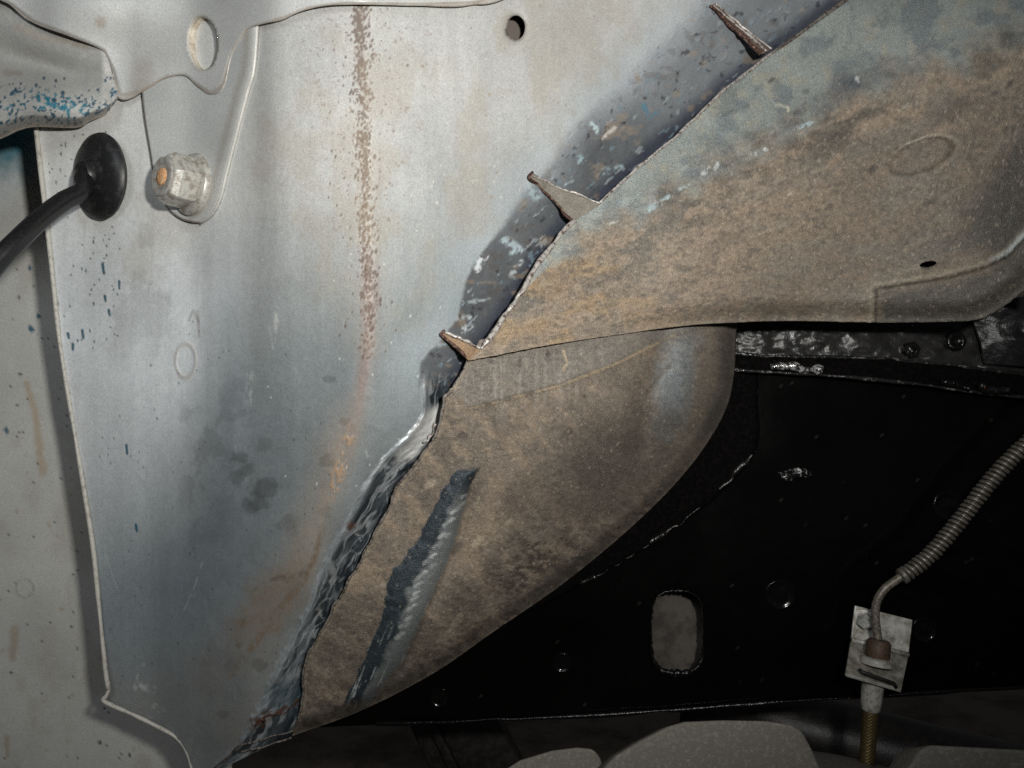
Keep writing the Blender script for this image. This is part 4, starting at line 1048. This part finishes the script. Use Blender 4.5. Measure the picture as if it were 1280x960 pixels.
cp = catmull([list(p) for p in cpath], 90)
cb = tube('cable', [Vector(p) for p in cp], .0062, M['cable'], None, 18, origin=cp[-1])
tag(cb, 'thick black cable leaving the rubber grommet and bending down to the left', 'cable')

# ------------------------------------------------------------------ chassis frame (black, gloss)
d_web = tps([(400, 380, .690), (1420, 380, .640), (1750, 600, .62), (400, 910, .690), (1420, 860, .630), (900, 640, .660), (1150, 640, .648)], 0)
frame = root('chassis_frame', PV(900, 890, .66), 'glossy black chassis frame rail with an oval hole, below the brown arch', 'frame')
def p_web(u, v):
    n = fbm(u / 60, v / 60, 210); n2 = fbm(u / 10, v / 10, 211)
    c = np.array([.0018, .0018, .0017])[None] * (.6 + .8 * n)[:, None]
    rg = np.random.RandomState(20)
    c = mixc(c, (.03, .027, .024), .7 * specks(u, v, 120, (420, 420, 1280, 900), 1.1, 1.0, rg))
    ho = np.hypot((u - 847) / 36, (v - 790) / 54)
    rough_rim = np.exp(-((ho - 1.1) / .16) ** 2)
    h = .0018 * (fbm(u / 5, v / 5, 212, 3) - .5) * rough_rim + .0008 * (n - .5) + .0002 * (n2 - .5)
    return {'tint': c, 'rgh': (.10 + .10 * n), 'mtl': np.zeros(u.shape), 'h': h}
WB = [(400, 909), (560, 902), (700, 896), (860, 886), (1060, 872), (1420, 850), (1750, 828)]
sheet('frame_web', [(400, 340), (1750, 340)], WB, 3.4, d_web, p_web, M['frame'], frame, .004, holes=[(847, 790, 32.5, 51, 0, 3.2)], smoothA=False)
dw = lambda u, v: float(d_web(np.array([float(u)]), np.array([float(v)]))[0])
# jagged glossy rim of the hole
ang = np.linspace(0, 2 * math.pi, 90)
rim = []
for a in ang:
    c, s = math.cos(a), math.sin(a)
    r = (abs(c) ** 3.2 + abs(s) ** 3.2) ** (-1 / 3.2)
    rim.append(PV(847 + c * r * 33 + random.uniform(-1, 1), 790 + s * r * 51.5 + random.uniform(-1, 1), dw(847, 790) - .001))
rr = [.0008 * (1 + 4.2 * max(0, math.sin(a)) ** 2 * random.uniform(.3, 1)) for a in ang]
tube('hole_rim', rim, rr, M['black'], frame, 8)
# inner wall of the boxed frame, seen through the hole
sheet('frame_inner_wall', [(700, 680), (1000, 680)], [(700, 872), (1000, 872)], 12, lambda u, v: d_web(u, v) + .036, {'tint': (.3, .26, .22), 'rgh': .7, 'mtl': 0., 'h': 0.}, M['inner'], frame, .003, smoothA=False, smoothB=False)
# bottom flange and its thin bright edge
def flange_strip(name, pts_a, da, pts_b, db, mat, parent, n=90, thick=.002, amp=0.0):
    a = catmull(pts_a, n); b = catmull(pts_b, n)
    A3 = P(a[:, 0], a[:, 1], da(a[:, 0], a[:, 1]) if callable(da) else da); B3 = P(b[:, 0], b[:, 1], db(b[:, 0], b[:, 1]) if callable(db) else db)
    m = 8
    vs = np.concatenate([A3 * (1 - t) + B3 * t for t in np.linspace(0, 1, m)])
    if amp:
        x = np.arange(len(vs)); vs = vs + amp * (np.stack([vnoise(x / 3, x * 0 + k, 5 + k) for k in range(3)], 1) - .5)
    idx = np.arange(n * m).reshape(m, n)
    q = np.stack([idx[:-1, :-1], idx[1:, :-1], idx[1:, 1:], idx[:-1, 1:]], -1).reshape(-1, 4)
    o = link(name, vs, q, mat, parent)
    md = o.modifiers.new('thickness', 'SOLIDIFY'); md.thickness = thick; md.offset = 0
    return o
tube('frame_bottom_edge', cut_path([(470, 905), (560, 902), (700, 896), (860, 886), (1060, 872), (1400, 851)], d_web, 160, .003, 40, 2), wob(160, .0016, 40, .5), M['black'], frame, 7)
# upper flange: matte underside, step and glossy lip
UF_T = [(880, 385), (1000, 388), (1140, 392), (1420, 396)]
UF_M = [(905, 440), (961, 445), (1050, 446), (1114, 449), (1200, 458), (1290, 468), (1420, 486)]
UF_B = [(905, 462), (957, 464), (1010, 468), (1060, 471), (1118, 477), (1177, 484), (1290, 498), (1420, 514)]
d_uf = lambda u, v: d_web(u, v) - .018
def p_uf(u, v):
    n = fbm(u / 18, v / 12, 220); 
    c = np.array([.020, .0195, .018])[None] * (.5 + 1.0 * n)[:, None]
    return {'tint': c, 'rgh': .22 + .2 * n, 'mtl': np.zeros(u.shape), 'h': .006 * (fbm(u / 34, v / 22, 221) - .5) + .0016 * (fbm(u / 9, v / 6, 222, 3) - .5) * (.3 + 1.5 * sst(1060, 960, u))}
sheet('frame_top_plate', UF_T, UF_M, 3.0, d_uf, p_uf, M['topplate'], frame, .003)
flange_strip('frame_step', UF_M, lambda u, v: d_web(u, v) - .0175, UF_B, lambda u, v: d_web(u, v) - .014, M['blacksheet'], frame, 120, .002, .0006)
tube('step_edge', cut_path(UF_B, lambda u, v: d_web(u, v) - .0150, 130, 0, 41, 2), wob(130, .0015, 41, .5), M['lip'], frame, 8)
tube('step_edge', cut_path(UF_M, lambda u, v: d_web(u, v) - .0185, 130, 0, 42, 2.5), wob(130, .0012, 42, .5), M['lip'], frame, 8)
# weld bead of bare metal, its highlight put into the colour
wp = cut_path([(962, 458), (975, 455), (990, 458), (1005, 462), (1028, 464)], lambda u, v: d_web(u, v) - .019, 40, 0, 43, 5)
tube('weld_bead', wp, wob(40, .0032, 43, .5), M['weld'], frame, 10, label='bare weld bead on the black step with painted highlights')
wp = cut_path([(1178, 474), (1186, 478), (1200, 481), (1212, 484)], lambda u, v: d_web(u, v) - .019, 30, 0, 44, 6)
tube('weld_bead', wp, wob(30, .0030, 44, .6), M['black'], frame, 10)
wp = cut_path([(1222, 482), (1238, 486), (1262, 489)], lambda u, v: d_web(u, v) - .019, 30, 0, 45, 6)
tube('weld_bead', wp, wob(30, .0030, 45, .6), M['blackrust'], frame, 10)
# diagonal weld seam and the plate corner it follows
seam = [(942, 568), (925, 584), (905, 606), (885, 628), (850, 655), (800, 688), (760, 712), (700, 742), (640, 772), (600, 794)]
tube('weld_seam', cut_path(seam, d_web, 200, .002, 46, 5), [r * (4.2 if i < 30 or 62 < i < 84 or 120 < i < 132 else 1) for i, r in enumerate(wob(200, .00055, 46, .6))], M['blackrust'], frame, 8)
tube('weld_seam', cut_path([(947, 470), (946, 520), (944, 566)], d_web, 60, .001, 47, 1.5), wob(60, .0008, 47, .5), M['black'], frame, 7)
flange_strip('frame_gusset', [(895, 400), (890, 470), (880, 520), (845, 585), (765, 660), (665, 735), (570, 800)], lambda u, v: d_web(u, v) - .010, [(946, 440), (947, 500), (944, 566), (885, 630), (800, 690), (700, 744), (598, 796)], lambda u, v: d_web(u, v) - .0012, M['blacksheet'], frame, 120, .0015, .0004)

def bolt(u, v, r, kind, mat='black', hexs=False, dd=d_web, up=0.0):
    p, n = normal_at(dd, u, v)
    p = p - Vector((0, up, 0))
    rr = r * p.y / F
    prof = [(rr * 1.08, -.001), (rr * 1.02, .0010), (rr * .95, .0013), (rr * .87, .0003), (rr * .5, .0003), (rr * .2, .0007)] if kind == 'ring' else \
           [(rr, -.001), (rr, .0045), (rr * .86, .0056), (rr * .5, .0056), (rr * .45, .0040), (rr * .1, .0042)]
    vs, fs = lathe_data(p, n, prof, 26, 6 if hexs else None, R(12))
    vs = [q + Vector((random.uniform(-1, 1), random.uniform(-1, 1), random.uniform(-1, 1))) * .00015 for q in vs]
    return link('bolt_head', vs, fs, M['ringblack' if kind == 'ring' and mat == 'black' else mat], frame, not hexs)
bolt(1185, 632, 18, 'ring'); bolt(975, 743, 18, 'ring'); bolt(703, 828, 12, 'ring'); bolt(1155, 787, 15, 'ring'); bolt(550, 872, 12, 'ring'); tube('glint_lump', cut_path([(976, 597), (984, 594), (990, 597), (998, 592), (1005, 590), (1012, 593)], d_web, 30, .002, 60, 5), wob(30, .0036, 60, .6), M['fleck'], frame, 10, label='glossy black lump with painted bright glints')
bolt(1137, 438, 11, 'hex', 'black', True, d_uf); bolt(1192, 427, 12, 'cap', 'black', False, d_uf)
# hump of thickly painted metal at the far right of the flange
def d_hump(u, v): return d_uf(u, v) - .020 * np.exp(-((u - 1300) / 60) ** 2) * np.exp(-((v - 410) / 50) ** 2) - .002
def p_hump(u, v):
    n = fbm(u / 16, v / 16, 230)
    return {'tint': np.array([.012, .012, .013])[None] * (.6 + .8 * n)[:, None], 'rgh': .3 + .1 * n, 'mtl': np.zeros(u.shape), 'h': .004 * (fbm(u / 28, v / 28, 231) - .5)}
sheet('frame_gusset', [(1205, 380), (1222, 420), (1230, 455)], [(1420, 330), (1420, 400), (1420, 470)], 3, d_hump, p_hump, M['topplate'], frame, .002)

# ------------------------------------------------------------------ brake bracket, line and hose
def quad_plate(name, p, mat, parent, thick, bevel=.0006):
    a = [Vector(x) for x in p]
    n = (a[1] - a[0]).cross(a[3] - a[0]).normalized()
    vs = a + [q + n * thick for q in a]
    fs = [(0, 3, 2, 1), (4, 5, 6, 7), (0, 1, 5, 4), (1, 2, 6, 5), (2, 3, 7, 6), (3, 0, 4, 7)]
    o = link(name, vs, fs, mat, parent, False)
    bm = bmesh.new(); bm.from_mesh(o.data); bmesh.ops.recalc_face_normals(bm, faces=bm.faces); bm.to_mesh(o.data); bm.free()
    b = o.modifiers.new('bevel', 'BEVEL'); b.width = bevel; b.segments = 2
    return o
D0 = .632
bk = root('hose_bracket', PV(1096, 800, D0), 'folded bare steel bracket bolted to the black frame, holding the brake line end', 'bracket')
quad_plate('back_plate', [PV(1069, 757, D0), PV(1141, 775, D0 - .001), PV(1136, 818, D0 - .004), PV(1064, 799, D0 - .003)], M['zincdark'], bk, .002)
quad_plate('shelf', [PV(1064, 799.5, D0 - .004), PV(1136, 818.5, D0 - .005), PV(1127, 862, D0 - .036), PV(1057, 842, D0 - .035)], M['zincshelf'], bk, .0024)
quad_plate('front_lip', [PV(1057, 842, D0 - .0355), PV(1127, 862, D0 - .0365), PV(1126, 866, D0 - .036), PV(1057.5, 846, D0 - .035)], M['zinc'], bk, .002)
tube('clip', [PV(1074, 837, D0 - .037), PV(1078, 840, D0 - .039), PV(1100, 848, D0 - .0395), PV(1117, 854, D0 - .039), PV(1120, 859, D0 - .037)], .0014, M['dark'], bk, 8)
bolt_p = PV(1080, 774, D0 - .0025)
tube('fold', [PV(1064.5, 799.5, D0 - .0068), PV(1100, 809, D0 - .0076), PV(1135.5, 818.5, D0 - .0084)], .0019, M['zinc'], bk, 8)
hx = root('hex_bolt', bolt_p, 'small zinc hex bolt head at the upper left corner of the hose bracket', 'bolt')
lathe('bolt_head', bolt_p, Vector((-.25, -1, -.05)), [(.0058, -.001), (.0062, .0005), (.0062, .0060), (.0052, .0072), (.0038, .0072), (.0034, .0055), (.001, .0056)], M['hexzinc'], hx, sides=6, phase=R(20), smooth=False)
lathe('washer', bolt_p, Vector((-.25, -1, -.05)), [(.0078, -.0022), (.0078, .0006), (.0070, .0009)], M['zincdark'], hx, 28)

SD = D0 - .022
bl = root('brake_line', PV(1097, 826, SD), 'thin steel brake line in a coiled spring guard curving up to the right edge', 'brake line')
axis = (PV(1099, 795, SD - .001) - PV(1096, 828, SD - .003)).normalized()
cwash = PV(1096, 829, SD - .002)
lathe('sealing_washer', cwash, axis, [(.0122, -.001), (.0122, .0032), (.0104, .0044), (.0080, .0044)], M['zinc'], bl, 32)
lathe('line_fitting', cwash, axis, [(.0084, .003), (.0088, .006), (.0088, .0150), (.0072, .0175), (.0040, .0180)], M['brownfit'], bl, 28)
lp = [cwash + axis * .012, PV(1097, 795, SD), PV(1094.5, 772, SD + .001), PV(1096, 752, SD + .001), PV(1106, 736, SD), PV(1122, 724, SD), PV(1140, 712, SD), PV(1166, 690, SD), PV(1200, 650, SD), PV(1235, 605, SD - .002), PV(1262, 575, SD - .004), PV(1300, 540, SD - .008), PV(1360, 490, SD - .012), PV(1480, 400, SD - .02), PV(1640, 330, SD - .03)]
lpc = [Vector(p) for p in catmull([list(p) for p in lp], 340)]
tube('line_pipe', lpc, .0031, M['oldline'], bl, 14)
gp = [p for p in lpc if p.x > (1128 - 640) / F * SD - .001]
gp = catmull([list(p) for p in gp], 2400)
seglen = np.linalg.norm(np.diff(gp, axis=0), axis=1); arc = np.r_[0, np.cumsum(seglen)]
tot = arc[-1]; pitch = .0038
hel = []
x = None
for i in range(0, 2400):
    p = Vector(gp[i]); t = (Vector(gp[min(i + 1, 2399)]) - Vector(gp[max(i - 1, 0)])).normalized()
    if x is None: x, y, _ = frame_of(t)
    x = (x - t * x.dot(t)).normalized(); y = t.cross(x)
    a = 2 * math.pi * arc[i] / pitch
    rj = .0047 * (1 + .05 * math.sin(i * .07))
    hel.append(p + (x * math.cos(a) + y * math.sin(a)) * rj)
# enough samples per turn
turns = tot / pitch
hp = catmull([list(p) for p in hel], int(turns * 20), False)
tube('spring_guard', [Vector(p) for p in hp], .00165, M['spring'], bl, 6)
lathe('guard_end', Vector(gp[0]), Vector(gp[8]) - Vector(gp[0]), [(.0052, -.0008), (.0062, 0), (.0062, .0028), (.0050, .0036)], M['spring'], bl, 20)

hs = root('brake_hose', PV(1090, 870, SD), 'bronze braided brake hose with a crimped grey ferrule hanging below the bracket', 'hose')
ax2 = (PV(1088, 888, SD) - PV(1092, 850, SD)).normalized()
f0 = PV(1092, 848, SD)
lathe('ferrule', f0, ax2, [(.0078, -.004), (.0082, 0), (.0080, .012), (.0074, .020), (.0070, .0235), (.0060, .0245)], M['zinc'], hs, sides=14, smooth=True)
hp_ = catmull([list(PV(1088.5, 884, SD)), list(PV(1086, 920, SD - .001)), list(PV(1083, 965, SD - .004)), list(PV(1079, 1040, SD - .01)), list(PV(1070, 1130, SD - .01))], 420)
vs, fs = tube_data([Vector(p) for p in hp_], .0056, 48, True)
vs = np.array([list(p) for p in vs])
cen = np.repeat(hp_, 48, 0)
ii = np.repeat(np.arange(420), 48); kk = np.tile(np.arange(48), 420)
st = np.abs(np.sin(math.pi * (kk / 48 * 12 + ii / 7.0))) ; st2 = np.abs(np.sin(math.pi * (kk / 48 * 12 - ii / 7.0)))
sc = 1 + .09 * (np.maximum(st, st2) - .8)
vs = cen + (vs - cen) * sc[:, None]
link('braid', vs, fs, M['braid'], hs)

# ------------------------------------------------------------------ tyre below
ty = root('tyre', (.20, .50, .30), 'dusty grey tyre with chunky tread blocks, cut off by the bottom edge', 'tyre')
def tread(outline, df, db, shift=(0, -.01)):
    return solid('tread_block', outline, df, db, M['tyre'], ty, .0026, back_shift=shift)
tread([(735, 1010), (756, 958), (770, 944), (800, 926), (835, 908), (856, 902), (905, 900), (960, 901), (990, 906), (1004, 914), (1018, 940), (1032, 975), (1040, 1010)], .470, .50, (.0, -.0145))
tread([(600, 1010), (622, 968), (650, 950), (690, 938), (722, 934), (742, 936), (752, 948), (760, 1010)], .500, .53, (.0, -.0155))
tread([(1105, 1010), (1128, 968), (1140, 955), (1150, 938), (1163, 931), (1220, 934), (1300, 938), (1400, 945), (1410, 1010)], .480, .51, (.0, -.0155))
# carcass: arc of the tyre under the blocks
ca = []
nseg, nw = 60, 14
for i in range(nseg):
    t = R(-75) + R(150) * i / (nseg - 1)
    for j in range(nw):
        s = -1 + 2 * j / (nw - 1)
        rad = .335 - .03 * s * s
        ca.append((.20 + rad * math.sin(t), .56 + .11 * s, .14 + rad * math.cos(t)))
idx = np.arange(nseg * nw).reshape(nseg, nw)
q = np.stack([idx[:-1, :-1], idx[1:, :-1], idx[1:, 1:], idx[:-1, 1:]], -1).reshape(-1, 4)
link('tyre_carcass', np.array(ca), q, M['tyre'], ty)

# ------------------------------------------------------------------ dark parts behind and below the frame, and the floor
at = tube('axle_tube', [PV(860, 870, .86), PV(980, 905, .82), PV(1150, 950, .78), PV(1400, 1010, .72)], .036, M['dark'], None, 28, origin=PV(1050, 930, .8))
tag(at, 'dark round axle tube behind the braided hose, under the frame', 'axle')
sa = root('suspension_arm', PV(570, 940, .9), 'flat black suspension arm slanting down under the frame left of the tyre', 'suspension arm')
solid('arm_bar', [(498, 880), (612, 880), (680, 1010), (560, 1010)], .90, .93, M['dark'], sa, .003)
solid('arm_rib', [(520, 880), (532, 880), (598, 1010), (584, 1010)], .89, .90, M['dark'], sa, .002)
fv = np.array([(-6, -3, 0), (8, -3, 0), (8, 9, 0), (-6, 9, 0)], float)
fo = link('floor', fv, [(0, 1, 2, 3)], M['floor'], None, False)
tag(fo, 'stained brown concrete garage floor under the car', None, None, 'structure')
